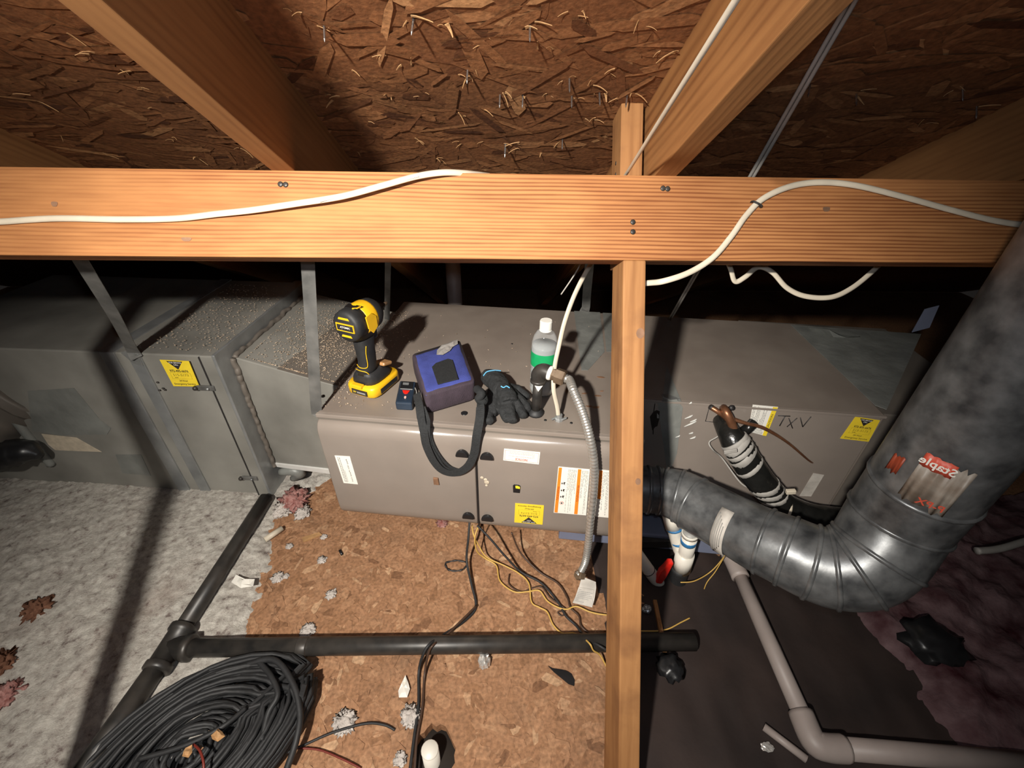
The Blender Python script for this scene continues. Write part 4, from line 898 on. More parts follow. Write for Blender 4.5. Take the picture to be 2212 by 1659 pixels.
glove('work_glove', 'black knit work glove with blue cuff edge, the rear one lying against the bag', [(G(1052,812,.012),.022),(G(1075,828,.016),.027),(G(1085,850,.012),.027)],
      [[G(1064,845,.01),G(1058,872,.004),G(1056,900,-.004),G(1058,913,-.005)], [G(1075,850,.01),G(1068,880,.002),G(1062,896,-.004)], [G(1098,842,.012),G(1122,862,.004),G(1138,885,-.005)], [G(1090,835,.014),G(1118,842,.004),G(1140,860,-.005)]],
      [G(1044,812,.028), G(1052,803,.036), G(1068,800,.040), G(1082,801,.036)])
glove('work_glove', 'black knit work glove lying in front with a small blue mark on its back', [(G(1085,838,.026),.018),(G(1095,856,.018),.024),(G(1100,872,.010),.024)],
      [[G(1090,868,.010),G(1088,892,.0),G(1100,908,-.005)], [G(1100,872,.010),G(1104,895,.0),G(1108,912,-.005)], [G(1112,866,.010),G(1124,885,.0),G(1133,902,-.005)], [G(1116,858,.010),G(1132,872,.0),G(1142,888,-.005)], [G(1080,858,.008),G(1076,878,.0),G(1072,892,-.005)]],
      [G(1082,834,.044), G(1088,837,.042), G(1094,834,.044), G(1101,838,.040)])

# ------------------------------------------------------------------ flue pipe
fp = []
for px, py, z, r in ((1330,1050,.285,.060),(1385,1056,.287,.060),(1432,1060,.29,.060),(1470,1072,.295,.066),(1505,1092,.30,.068),(1570,1127,.31,.070),(1640,1164,.325,.073),(1700,1190,.335,.076)):
    fp.append((Z(px, py, z), r))
e0_ = fp[-1][0]; top_ = Z(1942, 1118, .47)
bend = [Z(1752,1213,.338), Z(1800,1226,.345), Z(1850,1222,.365), Z(1893,1192,.40)]
for b_, r in zip(bend, (.078,.080,.082,.083)): fp.append((b_, r))
fp += [(top_, .084), (top_+UZ*.10, .084), (top_+UZ*.86, .084)]
fl_ = thing('flue_pipe', 'large galvanized flue pipe with an elbow rising at the right edge', 'pipe', bend[1]-UZ*.09)
P_ = [p for p, r in fp]; Rr_ = [r for p, r in fp]
tube('straight_section', P_[:3], Rr_[:3], M['flue'], fl_, seg=28, sub=4)
tube('straight_section', P_[2:8], Rr_[2:8], M['flue'], fl_, seg=28, sub=5)
ep = spline(P_[6:14], 6); er = sum([[Rr_[i]+(Rr_[i+1]-Rr_[i])*j/6 for j in range(6)] for i in range(6, 13)], [])+[Rr_[13]]
ev, _ = sweep(ep, er, 28)
for g in range(1, 6):
    rows = ev[g*6*28:(g*6+7)*28]; gf = [(i*28+j, i*28+(j+1)%28, (i+1)*28+(j+1)%28, (i+1)*28+j) for i in range(6) for j in range(28)]
    mk('elbow_gore', rows, gf, M['flue'], fl_, True)
tube('riser_section', P_[12:], Rr_[12:], M['flue'], fl_, seg=32, sub=4)
def ring(i, t, r0, wdt=.006, name='crimp_ring'):
    a, b = P_[i], P_[i+1]; d = (P_[min(i+2,len(P_)-1)]-P_[max(i-1,0)]).normalized() if t in (0,) else (b-a).normalized()
    if t == 0 and 7 <= i <= 12: d = (ep[(i-6)*6+1]-ep[(i-6)*6-1]).normalized()
    c = a.lerp(b, t); lathe(name, [(r0-.002,-wdt),(r0+.0035,-wdt*.4),(r0+.0035,wdt*.4),(r0-.002,wdt)], c, d, M['flue'], fl_, 32)
for i, t in ((1,.3),(1,.75),(2,.0),(2,.9),(3,.8),(6,.2),(7,0),(8,0),(9,0),(10,0),(11,0),(12,0),(12,.9)): ring(i, t, Rr_[i]+(Rr_[i+1]-Rr_[i])*t)
def wrap(name, i, t0, t1, a0, a1, m, upref=UZ, dr_=.0012, n=14, jag=0, seed=0):
    R = random.Random(seed); a, b = P_[i], P_[i+1]; d = (b-a).normalized(); e = (upref-d*upref.dot(d)).normalized(); f = d.cross(e); rad = Rr_[i]+dr_
    vs_, fs = [], []
    for k in range(n+1):
        an = radians(a0+(a1-a0)*k/n); q = e*cos(an)+f*sin(an); j0 = R.uniform(-jag, jag); j1 = R.uniform(-jag, jag)
        vs_ += [a.lerp(b, t0+j0)+q*rad, a.lerp(b, t1+j1)+q*rad]
    for k in range(n): fs.append((2*k, 2*k+2, 2*k+3, 2*k+1))
    o = mk(name, vs_, fs, m, fl_, True); sd = o.modifiers.new('thick','SOLIDIFY'); sd.thickness = .0008; sd.offset = 1; return o
vw = (CAM-P_[5]).normalized()
o = wrap('maker_band', 5, .02, .40, -20, 95, M['sticker_pink'] if 'sticker_pink' in M else M['paperdirty'], vw, .0035)
for k_ in range(5): wrap('band_print', 5, .06+.06*k_, .085+.06*k_, -10+5*k_, 80-7*k_, M['greyink'], vw, .0046, 10)
vw2 = (CAM-P_[13]).normalized()
wrap('torn_label', 13, .0, .125, 30, -14, M['dirtlabel'], vw2, .0015, 14, .010, 3)
wrap('label_red_bar', 13, .098, .132, 14, -14, M['redink'], vw2, .0028, 12, .002, 4)
wrap('label_red_bar', 13, .04, .085, -26, -40, M['darkred'], vw2, .0028, 8, .006, 5)
# the readable scraps of the torn label
def lab_text(t, tt, an, size):
    a, b = P_[13], P_[14]; d = (b-a).normalized(); e = (vw2-d*vw2.dot(d)).normalized(); f = d.cross(e); q = e*cos(radians(an))+f*sin(radians(an)); tan = -(f*cos(radians(an))-e*sin(radians(an)))
    c = a.lerp(b, tt)+q*(Rr_[13]+.005); vs_, fs = glyphs(t, .02)
    mk('label_letters', [c+tan*(v.x*size)-d*0+d*(v.y*size) for v in vs_], fs, M['white'] if tt > .10 else M['redink'], fl_)
lab_text('Staple', .115, 0, .020); lab_text('P-PX', .018, 14, .018)

# ------------------------------------------------------------------ refrigerant line set
sl = thing('suction_line', 'black foam-wrapped refrigerant line with grey tape bands coming out of the coil cabinet', 'pipe', FV(1700,1100,.03))
sp = [FV(1560,905,CV), FV(1575,935,.12), FV(1592,962,.10), FV(1618,1005,.085), FV(1650,1048,.07), FV(1690,1088,.06), FV(1740,1112,.055), FV(1800,1122,.06), FV(1900,1128,.08), FV(2000,1135,.10)]
sr = [.024,.028,.036,.037,.036,.034,.034,.034,.034,.034]
tube('foam_sleeve', sp, sr, M['blackfoam'], sl, seg=18, sub=8)
pth = spline(sp, 8); rdl = []
for i in range(len(sr)-1): rdl += [sr[i]+(sr[i+1]-sr[i])*j/8 for j in range(8)]
rdl.append(sr[-1])
def tband(i, wdt, tilt=0, m='tapewrap', r_=.0015):
    d = (pth[i+1]-pth[i-1]).normalized(); d2 = (d+UZ*tilt+fx*tilt*.5).normalized()
    lathe('tape_wrap', [(rdl[i]+r_-.001,-wdt/2),(rdl[i]+r_,-wdt/2+.001),(rdl[i]+r_,wdt/2-.001),(rdl[i]+r_-.001,wdt/2)], pth[i], d2, M[m], sl, 20)
for i, w_, ti in ((14,.013,.1),(16,.015,.3),(18,.012,.25),(20,.018,.35),(24,.012,.25),(32,.014,-.35),(34,.013,-.5),(36,.012,-.4)): tband(i, w_, ti)
d = (pth[43]-pth[39]).normalized()
lathe('cable_tie', [(rdl[41],-.004),(rdl[41]+.0025,-.003),(rdl[41]+.0025,.003),(rdl[41],.004)], pth[41], (d+UZ*.5).normalized(), M['cream'], sl, 20)
c = FV(1708,1062,.02); box('tie_head', c, (fx*.95+UZ*.2).normalized(), fy, (UZ*.95-fx*.2).normalized(), (.022,.010,.012), M['cream'], sl, .002)
c = FV(1578,975,.05); box('tie_tail', c, (fx*.95+UZ*.35).normalized(), fy, (UZ*.95-fx*.35).normalized(), (.030,.004,.010), M['tapewrap'], sl, .001)
tube('copper_stub', [FV(1536,880,CV-.02), FV(1552,890,CV-.03), FV(1570,905,CV-.03), FV(1580,925,CV-.04)], .0065, M['copper'], sl, seg=10)
lathe('stub_cap', [(.007,0),(.007,.006),(.004,.008)], FV(1538,881,CV-.02), (FV(1530,876,CV-.02)-FV(1545,886,CV-.02)), M['ink'], sl, 10)
tube('copper_pipe', [FV(1562,880,CV+.01), FV(1566,886,CV-.03), FV(1574,900,CV-.045), FV(1584,925,CV-.05), FV(1590,945,CV-.06)], .0105, M['copper'], sl, seg=12)
lathe('service_plug', [(.005,0),(.005,.014),(.007,.015),(.007,.022)], FV(1572,882,CV), (-fy+UZ*.9+fx*.2), M['ink'], sl, 8)
tube('liquid_line', [FV(1582,905,CV-.035), FV(1610,914,CV-.04), FV(1650,925,CV-.04), FV(1700,955,CV-.035), FV(1745,993,CV-.02), FV(1756,1000,CV)], [.006,.0045,.0045,.0032,.0025,.002], M['copper'], sl, seg=8)
tube('valve_body', [FV(1600,935,CV-.02), FV(1615,925,CV-.03), FV(1628,912,CV-.02)], .013, M['blackfoam'], sl, seg=10)
tw = [FV(1560,915,CV-.02), FV(1553,940,CV-.02), FV(1532,955,CV-.02), FV(1540,972,CV-.03), FV(1560,990,CV-.02), FV(1600,1043,.10), FV(1630,1060,.09), FV(1645,1085,.085), FV(1649,1098,.08)]
tag(tube('thermostat_wire', tw, .0022, M['greywire'], None, seg=6), 'thin grey wire looping down beside the black taped refrigerant line', 'wire')

# ------------------------------------------------------------------ white drain fittings with red valve
DY = .74
D = lambda x, y, dy=0: PY(x, y, DY+dy)
dn = thing('drain_trap', 'white plastic drain trap with blue cement below the flue pipe', 'pipe', D(1470,1300))
tube('outlet_pipe', [D(1448,1105,.03), D(1458,1150,.015), D(1470,1192)], .0185, M['pvc'], dn, seg=16, sub=4)
tube('elbow_hub', [D(1446,1100,.03), D(1456,1140,.02)], .0225, M['pvc'], dn, seg=16, sub=1)
for q, r in ((D(1457,1139,.019),.0228),(D(1466,1170,.006),.0195)): lathe('blue_joint', [(r-.001,-.003),(r+.0005,-.001),(r+.0005,.003),(r-.001,.004)], q, (D(1448,1105,.03)-D(1470,1192)), M['bluecement'], dn, 18)
tube('riser', [D(1476,1218,-.02), D(1490,1160,-.02)], .0195, M['pvc'], dn, seg=16, sub=1)
tube('riser_hub', [D(1472,1228,-.02), D(1480,1195,-.02)], .0245, M['pvc'], dn, seg=16, sub=1)
ud = (D(1490,1150,-.02)-D(1476,1218,-.02)).normalized()
lathe('blue_joint', [(.0198,-.012),(.0205,-.008),(.0205,.0),(.0198,.002)], D(1488,1166,-.02), ud, M['bluecement'], dn, 18)
lathe('cap', [(.0215,-.006),(.0215,.006),(.019,.006),(.018,.001)], D(1491,1153,-.02), ud, M['pvc'], dn, 18)
lathe('cap_disc', [(.0185,.0025),(.0185,.003)], D(1491,1153,-.02), ud, M['greyink'], dn, 18)
tube('black_trap', [D(1470,1225,-.02), D(1462,1262,-.02), D(1464,1295,-.02), D(1475,1315,-.015)], .024, M['rubber'], dn, seg=14, sub=4)
vp = [D(1370,1188,-.01), D(1400,1230,-.02), D(1432,1272,-.03), D(1448,1290,-.03)]
vl = thing('ball_valve', 'red-handled plastic ball valve on a slanting white drain pipe beside the post', 'valve', vp[-1])
tube('pipe', vp, .017, M['pvc'], vl, seg=16, sub=4)
lathe('rubber_ring', [(.017,-.0015),(.0185,0),(.017,.0015)], vp[1].lerp(vp[2],.05), (vp[2]-vp[1]), M['ink'], vl, 16)
tube('socket', [vp[2].lerp(vp[3],-.1), vp[3]], .0205, M['pvc'], vl, seg=16, sub=1)
for k_ in range(3): tube('blue_smear', [vp[3]+V((.004+.004*k_,-.012,.008-.006*k_)), vp[3]+V((.020+.003*k_,-.012,-.002-.005*k_))], .0028, M['bluecement'], vl, seg=6, sub=1)
hc = D(1437, 1240, -.045); ha = V((.10,0,.99)).normalized(); hb = V((.99,0,-.10)).normalized()
hv = extr('handle', [hc+hb*x+ha*(z*1.45) for x, z in ((-.012,-.032),(.006,-.034),(.010,-.010),(.010,.006),(.010,.032),(-.004,.032),(-.010,.012),(-.015,.002),(-.014,-.016))], V((0,.018,0)), M['red'], vl, .004)
cdp = thing('condensate_pipe', 'dusty pale plastic pipe slanting over the dark floor to the lower right', 'pipe', Z(1680,1420,0))
c0, c1, c2 = Z(1590,1225,.045), Z(1762,1612,.03), Z(2260,1652,.03)
tube('pipe', [c0, c1], .0185, M['pvcdirty'], cdp, seg=18, sub=1)
tube('pipe', [c1, c2], .0205, M['pvcdirty'], cdp, seg=18, sub=1)
tube('top_elbow', [Z(1600,1248,.045), Z(1585,1215,.047), Z(1575,1195,.05), Z(1578,1185,.035)], .0235, M['pvcdirty'], cdp, seg=18, sub=4)
dd = (c1-c0).normalized(); d2 = (c2-c1).normalized()
tube('corner_elbow', [c1-dd*.06, c1-dd*.01, c1+d2*.02, c1+d2*.06], .0255, M['pvcdirty'], cdp, seg=18, sub=5)
tag(tube('spare_pipe', [Z(1650,1570,.015), Z(1742,1640,.015)], .008, M['pvcdirty'], None, seg=12, sub=1), 'short thin pale rod on the dark floor left of the plastic pipe', 'rod')
tag(tube('grey_cable', [Z(1570,1192,.03), Z(1610,1260,.02), Z(1648,1340,.02), Z(1678,1392,.02), Z(1690,1420,.01)], .006, M['greywire'], None, seg=8), 'grey cable lying behind the slanting plastic pipe', 'cable')

# ------------------------------------------------------------------ black iron pipe frame on the floor
gi = thing('iron_pipe', 'black iron gas pipe on the floor with a tee at the left', 'pipe', Z(372, 1402, 0))
pz = .038; pr = .0205
A = Z(368, 1400, pz); Bq = Z(575, 1076, pz); Cq = Z(165, 1690, pz); Dq = Z(1500, 1386, pz)
tube('pipe', [A, Bq], pr, M['iron'], gi, seg=18, sub=1); tube('pipe', [A, Cq+(Cq-A)*.2], pr*1.08, M['iron'], gi, seg=18, sub=1); tube('pipe', [A, Dq], pr, M['iron'], gi, seg=18, sub=1)
d = (Bq-A).normalized(); e = (Dq-A).normalized()
lathe('tee', [(.026,-.052),(.030,-.050),(.030,-.036),(.026,-.034),(.026,.034),(.030,.036),(.030,.050),(.026,.052)], A, d, M['brown_tee'] if 'brown_tee' in M else M['iron'], gi, 18)
lathe('tee_branch', [(.026,0),(.026,.034),(.030,.036),(.030,.050),(.026,.052)], A, e, M['iron'], gi, 18)
lathe('coupling', [(.0215,-.012),(.0225,-.010),(.0225,.010),(.0215,.012)], Z(655,1398,pz), e, M['iron'], gi, 18)

# ------------------------------------------------------------------ loose fill insulation on the left and pink batt on the right
def blanket(name, x0, x1, y0, y1, st, hf, m, lab, cat):
    nx = int((x1-x0)/st); ny = int((y1-y0)/st); vs_, fs = [], []
    for j in range(ny+1):
        for i in range(nx+1):
            x = x0+st*i; y = y0+st*j; vs_.append(V((x, y, hf(x, y))))
    for j in range(ny):
        for i in range(nx):
            q = j*(nx+1)+i; c = [q, q+1, q+nx+2, q+nx+1]
            if max(vs_[k].z for k in c) > -.004: fs.append(tuple(c))
    o = mk(name, vs_, fs, m, None, True); tag(o, lab, cat, None, 'stuff'); return o
EDGE = [(0.0,-.72),(.25,-.66),(.36,-.60),(.45,-.56),(.52,-.60),(.56,-.62),(.62,-.655),(.72,-.64),(.80,-.64),(.90,-.69),(1.0,-.66),(1.08,-.60),(1.2,-.55),(1.5,-.5)]
def edge(y):
    for i in range(len(EDGE)-1):
        if EDGE[i][0] <= y <= EDGE[i+1][0]: t = (y-EDGE[i][0])/(EDGE[i+1][0]-EDGE[i][0]); return EDGE[i][1]*(1-t)+EDGE[i+1][1]*t
    return -.72 if y < 0 else -.5
def hins(x, y):
    p = V((x, y, 0)); e = edge(y)+.02*noise.noise(p*20)+.012*noise.noise(p*55)
    t = (e-x)/.07
    lump = .6*noise.noise(p*7)+.42*noise.noise(p*22)+.36*noise.noise(p*55)+.26*noise.noise(p*120)
    return min(1, max(-.6, t))*.020+lump*(.010 if t > 0 else .006)-.004+(.02*max(0, -.95-x) if x < -.95 else 0)
blanket('loose_insulation', -2.1, -.42, .10, 1.35, .0055, hins, M['insul'], 'grey-white blown insulation covering the floor at the left', 'insulation')
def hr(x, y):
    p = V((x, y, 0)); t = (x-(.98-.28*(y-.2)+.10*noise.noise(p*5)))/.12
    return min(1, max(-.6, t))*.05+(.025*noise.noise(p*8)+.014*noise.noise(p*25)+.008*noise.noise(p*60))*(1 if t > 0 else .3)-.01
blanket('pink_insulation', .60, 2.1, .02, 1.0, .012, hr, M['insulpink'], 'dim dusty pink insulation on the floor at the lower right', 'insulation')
def hsheet(x, y):
    p = V((x, y, 0)); e = min(x-(.27+.02*noise.noise(p*9)), 1.25-x, (.98+.05*noise.noise(p*6))-y, y+.3)
    return (.006+.006*noise.noise(p*7)+.004*noise.noise(V((x*22, y*9, 1)))) if e > 0 else -.02
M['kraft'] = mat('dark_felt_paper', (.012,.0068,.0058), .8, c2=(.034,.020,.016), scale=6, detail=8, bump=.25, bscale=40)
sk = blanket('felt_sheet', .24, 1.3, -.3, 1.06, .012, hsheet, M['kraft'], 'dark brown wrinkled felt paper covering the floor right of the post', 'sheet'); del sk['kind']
def tuft(px, py, r, m, lab, cat='insulation', seed=0, flat=.32, grp='insulation tufts on the floor deck'):
    bm = bmesh.new(); bmesh.ops.create_icosphere(bm, subdivisions=4, radius=r); c = Z(px, py, 0)
    for v in bm.verts:
        n = noise.noise(v.co*(2.2/r)+V((seed*3.1,0,0))); n2 = noise.noise(v.co*(5/r)+V((0,seed,0)))+.6*noise.noise(v.co*(11/r)); v.co *= max(.25, 1+.40*n+.55*n2); v.co.z *= flat
    vs_ = [c+v.co+UZ*r*flat*.6 for v in bm.verts]; fs = [tuple(v.index for v in f.verts) for f in bm.faces]; bm.free()
    o = mk('insulation_tuft', vs_, fs, m, None, True); tag(o, lab, cat, grp)
M['barepatch'] = mat('brown_bare_patch', (.10,.045,.028), .95, c2=(.22,.11,.07), scale=60, bump=.8, bscale=150, spec=.05)
M['fluff'] = mat('white_fluff', (.52,.47,.43), 1, var=.25, scale=70, bump=.8, bscale=200, spec=0)
tuft(625,1181,.010,M['fluff'],'small white fluff ball beside the loose wood sliver',seed=1)
tuft(600,1248,.015,M['fluff'],'white fluff clump just right of the folded paper scrap',seed=2)
tuft(618,1245,.008,M['fluff'],'tiny fluff speck right of the white clump near the paper scrap',seed=3)
tuft(665,1363,.017,M['fluff'],'white fluff tuft just above the horizontal iron pipe',seed=4)
tuft(695,1210,.012,M['fluff'],'faint fluff tuft in the middle of the left floor area',seed=5,flat=.25)
tuft(700,1160,.009,M['fluff'],'small fluff tuft below the furnace left of the dark wire',seed=6)
tuft(715,1285,.013,M['fluff'],'thin fluff smear on the floor left of the oval ring mark',seed=7,flat=.3)
tuft(888,1548,.020,M['fluff'],'white fluff tuft beside the black wires low on the floor',seed=8,flat=.35)
tuft(745,1560,.022,M['fluff'],'white fluff patch above the thin black wire end',seed=9,flat=.2)
tuft(865,1640,.012,M['fluff'],'fluff tuft near the floor hole, left of the wire',seed=10,flat=.25)
tuft(640,1085,.040,M['pink'],'reddish pink insulation clump at the duct corner beside the furnace',seed=11,flat=.6)
tuft(612,1105,.026,M['fluff'],'white insulation clump at the duct corner beside the pipe end',seed=12,flat=.6)
tuft(655,1110,.022,M['fluff'],'pale clump of insulation between the pink clump and the furnace',seed=13,flat=.5)
tuft(955,1132,.016,M['pink'],'small pink insulation scrap under the furnace door',seed=14,flat=.5)
for px, py, r, lab in ((88,1325,.030,'rust-brown patch of bare material in the grey insulation, middle left'),(8,1445,.032,'rust-brown bare patch in the insulation at the left edge'),(20,1510,.028,'reddish bare patch in the insulation low at the left edge'),(125,1358,.014,'small pinkish patch in the insulation below the brown one')):
    tuft(px, py, r, M['barepatch'] if 'brown' in lab else M['pink'], lab, 'patch', px, .7, 'bare patches in the insulation')

# ------------------------------------------------------------------ coil of black cable
R = random.Random(12)
cc = Z(425, 1640, .0); pts = []
axA = (Z(600,1440,0)-Z(230,1700,0)).normalized(); axB = UZ.cross(axA)
turns = 88
for i in range(turns*26):
    t = i/26; a = 2*pi*t; k_ = int(t)
    rr_ = .03+.97*((k_*.618) % 1.0)**.6; ra = .228*rr_; rb = .152*(.05+.95*rr_)
    wob = .012*noise.noise(V((cos(a)*1.2, sin(a)*1.2, k_*.9)))
    sq = 1+.10*cos(2*a+.6)
    p = cc+axA*((ra*cos(a)+wob)*sq)+axB*(rb*sin(a)+.012*noise.noise(V((k_*2.1, a*.3, 4))))+UZ*(.012+.0026*((k_*5)%17)+.014*abs(noise.noise(V((a*.8, k_*.77, 2)))))
    pts.append(p)
cl = thing('cable_coil', 'large tangled coil of black cable lying on the floor at the lower left', 'cable', cc)
a_, f_ = sweep(pts, .0052, 6); mk('cable', a_, f_, M['rubber'], cl, True)
tube('loose_loop', [Z(520,1440,.05), Z(590,1425,.07), Z(632,1475,.07), Z(648,1540,.06), Z(640,1600,.05), Z(620,1660,.03)], .0065, M['rubber'], cl, seg=8)
tube('loose_loop', [Z(560,1430,.06), Z(585,1460,.07), Z(600,1500,.07), Z(580,1540,.06), Z(565,1600,.05)], .0060, M['rubber'], cl, seg=8)
tube('loose_loop', [Z(590,1480,.05), Z(630,1490,.06), Z(640,1530,.05), Z(625,1600,.03)], .0060, M['rubber'], cl, seg=8)
tube('loose_end', [Z(300,1640,.06), Z(400,1610,.07), Z(480,1570,.075), Z(530,1530,.065)], .0050, M['rubber'], cl, seg=8)
strip('cable_tail', [Z(640,1560,.05), Z(648,1515,.06), Z(658,1478,.09)], .010, .003, V((0,-1,.4)), M['rubber'], cl)
tag(tube('red_wire', [Z(418,1608,.08), Z(432,1622,.09), Z(440,1650,.09), Z(438,1680,.08)], .0024, M['redwire'], None, seg=6), 'short red wire sticking out of the black cable coil', 'wire')
tag(tube('floor_wire', [Z(600,1635,.02), Z(660,1608,.008), Z(720,1582,.008), Z(790,1563,.008), Z(830,1566,.008), Z(853,1577,.006)], .0026, M['rubber'], None, seg=6), 'thin black wire curving over the floor from the cable coil', 'wire')
tag(tube('floor_wire', [Z(640,1616,.01), Z(690,1620,.008), Z(740,1640,.008), Z(780,1660,.006)], .0020, M['redwire'], None, seg=6), 'thin dark red wire on the floor below the black wire end', 'wire')
R2 = random.Random(3)
for px, py, nm_, lab in ((405,1625,'scrap','small orange cardboard scrap lying in the cable coil'),(470,1590,'scrap','pale cardboard scrap in the middle of the cable coil')):
    c = Z(px, py, .085); crs = [c+V((R2.uniform(.006,.016)*cos(a), R2.uniform(.006,.016)*sin(a), 0)) for a in [2*pi*i/6 for i in range(6)]]
    tag(crumple('cardboard_scrap', crs, M['splinter'], None, .005, px), lab, 'scrap')

# ------------------------------------------------------------------ wires from the furnace to the floor
ub = floc(FV(1012, 1135, 0))[0]
tag(tube('control_wire', [fw(ub,.03,BOT+.004), Z(1012,1160,.10), Z(1008,1210,.04), Z(1018,1260,.02), Z(1028,1310,.008), Z(1005,1340,.008), Z(960,1370,.03), Z(930,1390,.062), Z(915,1412,.05), Z(905,1450,.01), Z(904,1520,.008), Z(895,1590,.008), Z(886,1660,.008), Z(880,1700,.008)], .0034, M['rubber'], None, seg=8), 'thick black wire dropping from the furnace and running over the iron pipe', 'wire')
tag(tube('control_wire', [Z(1030,1308,.012), Z(960,1376,.035), Z(937,1392,.064), Z(925,1412,.05), Z(917,1460,.01), Z(912,1530,.008), Z(900,1600,.008), Z(893,1700,.008)], .0028, M['wireshade'], None, seg=8), 'thin brown strand standing in for the shadow beside the thick black wire', 'wire')  # the black wire's shadow modelled as a brown strand, no second wire
tag(tube('control_wire', [FV(1031,1135,.0), Z(1060,1165,.10), Z(1090,1200,.06), Z(1125,1235,.02), Z(1170,1260,.012), Z(1205,1300,.01), Z(1222,1330,.012), Z(1245,1352,.012), Z(1265,1378,.03), Z(1300,1398,.062), Z(1350,1430,.02)], .0030, M['rubber'], None, seg=8), 'black wire slanting from the door seam to the post foot', 'wire')
y1 = [FV(1034,1136,.01), Z(1026,1160,.10), Z(1030,1190,.05), Z(1048,1206,.02), Z(1072,1222,.012), Z(1080,1255,.010), Z(1110,1278,.010), Z(1140,1278,.012), Z(1165,1276,.012), Z(1182,1298,.010), Z(1205,1312,.012), Z(1225,1316,.012), Z(1245,1310,.014), Z(1275,1322,.014), Z(1305,1328,.014), Z(1340,1330,.014)]
tag(tube('yellow_wire', y1, .0022, M['yellowwire'], None, seg=6), 'yellow wire curling over the floor below the furnace toward the paper tag', 'wire')
y2 = [FV(1020,1134,.02), Z(1023,1155,.10), Z(1035,1180,.06), Z(1052,1204,.03), Z(1090,1222,.015), Z(1120,1238,.014), Z(1142,1260,.014), Z(1148,1300,.010), Z(1165,1312,.010), Z(1182,1322,.010), Z(1195,1350,.010), Z(1215,1368,.012), Z(1240,1368,.02), Z(1262,1380,.05), Z(1275,1392,.066), Z(1282,1405,.05), Z(1296,1415,.03), Z(1310,1440,.01)]
tag(tube('yellow_wire', y2, .0022, M['yellowwire'], None, seg=6), 'second yellow wire running on across the iron pipe to the post', 'wire')
tag(tube('wire_shadow', [Z(1105,1150,.10), Z(1125,1195,.04), Z(1165,1235,.015), Z(1205,1260,.012), Z(1225,1290,.012), Z(1232,1312,.012), Z(1250,1330,.012), Z(1255,1352,.012), Z(1275,1370,.014), Z(1300,1385,.05)], .0024, M['wireshade'], None, seg=6), 'dark brown strand standing in for a wire shadow, from under the furnace past the paper tag', 'wire')  # shadow of the door-seam wire put in as a dark strand
tag(tube('wire_shadow', [Z(1100,1240,.010), Z(1100,1262,.008), Z(1125,1278,.008), Z(1150,1270,.010), Z(1170,1268,.010), Z(1188,1290,.008), Z(1212,1308,.01), Z(1222,1318,.01), Z(1205,1322,.01), Z(1212,1330,.008), Z(1224,1326,.008)], .0018, M['wireshade'], None, seg=6), 'thin dark strand standing in for a shadow among the yellow wires', 'wire')  # shadow of the yellow wire shaped as a thin dark strand
tag(tube('control_wire', [D(1470,1258,-.05), D(1500,1255,-.05), D(1535,1235,-.03), D(1562,1205,-.02), D(1570,1185,-.02)], .0016, M['yellowwire'], None, seg=6), 'thin yellow wire from the black trap to the slanting pipe', 'wire')
tag(tube('control_wire', [D(1566,1200,-.03), D(1545,1235,-.04), D(1525,1262,-.05), D(1514,1300,-.06)], .0014, M['yellowwire'], None, seg=6), 'thin wire end hanging right of the black trap', 'wire')
tag(tube('control_wire', [Z(1380,1363,.01), Z(1420,1363,.01), Z(1445,1358,.01), Z(1470,1345,.01), Z(1490,1335,.01)], .0018, M['yellowwire'], None, seg=6), 'thin yellow wire on the dark floor right of the post', 'wire')

# ------------------------------------------------------------------ odds and ends on the floor
def ball(name, px, py, r, m, lab, cat, seed, z=0, sq=(1,1,1)):
    bm = bmesh.new(); bmesh.ops.create_icosphere(bm, subdivisions=3, radius=r); c = Z(px, py, z)+UZ*r*.8
    for v in bm.verts: v.co *= 1+.5*noise.noise(v.co*(2.5/r)+V((seed,0,0))); v.co = V((v.co.x*sq[0], v.co.y*sq[1], v.co.z*sq[2]))
    o = mk(name, [c+v.co for v in bm.verts], [tuple(v.index for v in f.verts) for f in bm.faces], m, None, m in (M['black'],)); bm.free(); return tag(o, lab, cat)
ball('foil_ball', 1047, 1432, .015, M['silver'], 'crumpled silver foil ball just below the iron pipe', 'foil', 3, 0, (.85,1.3,1))
tag(extr('tape_scrap', [Z(x, y, .003) for x, y in ((1184,1439),(1192,1444),(1205,1446),(1222,1449),(1234,1456),(1241,1470),(1240,1482),(1228,1478),(1212,1465),(1196,1452))], UZ*.002, M['black']), 'jagged black tape scrap on the floor left of the post', 'scrap')
tag(crumple('paper_scrap', [Z(x, y, .006) for x, y in ((862,1508),(880,1508),(886,1490),(882,1476),(876,1460),(868,1478),(860,1492))], M['white'], None, .006, 5), 'small torn white paper scrap left of the black wires', 'scrap')
tag(crumple('paper_scrap', [Z(x, y, .03) for x, y in ((500,1258),(520,1270),(548,1268),(550,1250),(530,1252),(510,1242))], M['white'], None, .008, 7), 'folded white paper scrap at the edge of the insulation', 'scrap')
tag(tube('plastic_stub', [Z(572,1166,.014), Z(610,1141,.014)], .0085, M['cream'], None, seg=12, sub=1), 'short white plastic tube stub on the floor beside the iron pipe', 'tube')
tag(extr('wood_sliver', [Z(x, y, .003) for x, y in ((652,1163),(690,1151),(696,1156),(656,1172))], UZ*.004, M['splinter']), 'loose yellow wood sliver on the floor below the duct', 'sliver')
tag(tube('black_bit', [Z(734,1189,.005), Z(739,1198,.005)], .004, M['black'], None, seg=8, sub=1), 'tiny black bit of plastic on the floor', 'bit')
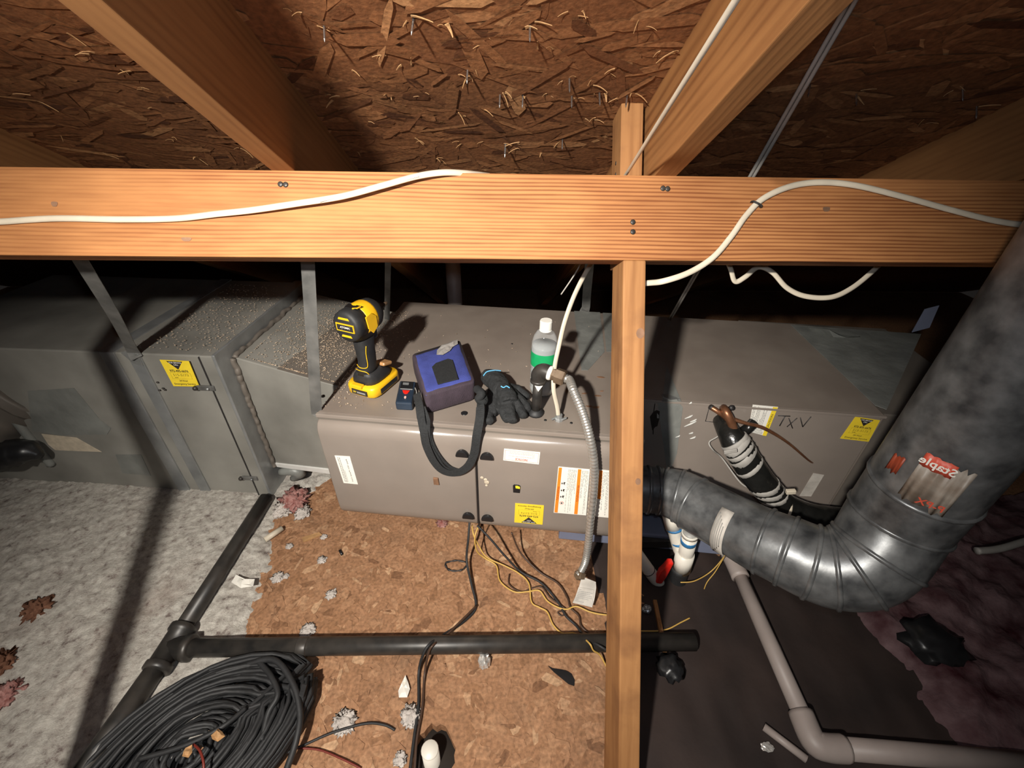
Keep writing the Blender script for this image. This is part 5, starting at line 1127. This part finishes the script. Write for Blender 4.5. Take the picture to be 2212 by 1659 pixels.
c = Z(985, 1222, .003); rg = [c+V((cos(a)*.030*(1+.12*sin(3*a)), sin(a)*.019*(1+.15*cos(2*a)), .001*sin(5*a))) for a in [2*pi*i/40 for i in range(41)]]
rgo = tube('ring_mark', rg, [.0016+.0016*abs(sin(i*.7)) for i in range(41)], M['ink'], None, seg=6, sub=1); tag(rgo, 'dark oval loop on the floor touching the black wire', 'ring')
hp_ = V((Z(930,1640,.0).x, Z(930,1640,.0).y, 0))
fpp = thing('hole_pipe', 'white plastic pipe sticking up through the hole in the floor', 'pipe', hp_-UZ*.14)
tube('pipe', [hp_-UZ*.15+V((0,.0,0)), Z(929,1622,.02)], .0175, M['pvc'], fpp, seg=18, sub=1)
lathe('pipe_rim', [(.0165,0),(.0180,.002),(.0180,.006),(.0165,.008)], Z(929,1622,.016), UZ, M['pvc'], fpp, 18)
ball('black_puck', 1445, 1452, .030, M['black'], 'black plastic cap on the dark floor right of the post', 'cap', 8, 0, (1,1,.5))
ball('black_bag', 1995, 1405, .055, M['black'], 'glossy crumpled black plastic on the dark floor below the flue', 'plastic', 9, 0, (1.2,1,.5))
ball('foil_scrap', 1655, 1617, .010, M['silver'], 'small shiny foil scrap on the dark floor near the slanting pipe', 'foil', 10, 0, (1.3,.8,.4))
ball('foil_scrap', 1396, 1320, .012, M['galv'], 'dull crumpled foil scrap right behind the post', 'foil', 11, 0, (1,.8,.7))
tag(box('loose_stick', Z(1425,1350,.02), V((.1,1,0)).normalized(), V((1,-.1,0)).normalized(), UZ, (.13,.010,.010), M['post'], None, .001), 'short wooden stick on the dark floor right of the post', 'stick')
c = PL(2000, 688, fw(1.55,.62,.6), fy)
pa = [PL(x, y, fw(1.55,.62,.6), fy) for x, y in ((1970,718),(2008,708),(2029,660),(1998,668))]
tag(extr('hanging_tag', pa, fy*.002, M['bluegrey']), 'pale grey tag hanging in the dark behind the plenum at the right', 'tag')
tag(tube('black_hose', [Z(2110,1190,.10), Z(2160,1185,.10), Z(2230,1165,.11), Z(2330,1140,.12)], .010, M['greywire'], None, seg=8), 'grey cable running into the dark at the right edge behind the flue', 'cable')
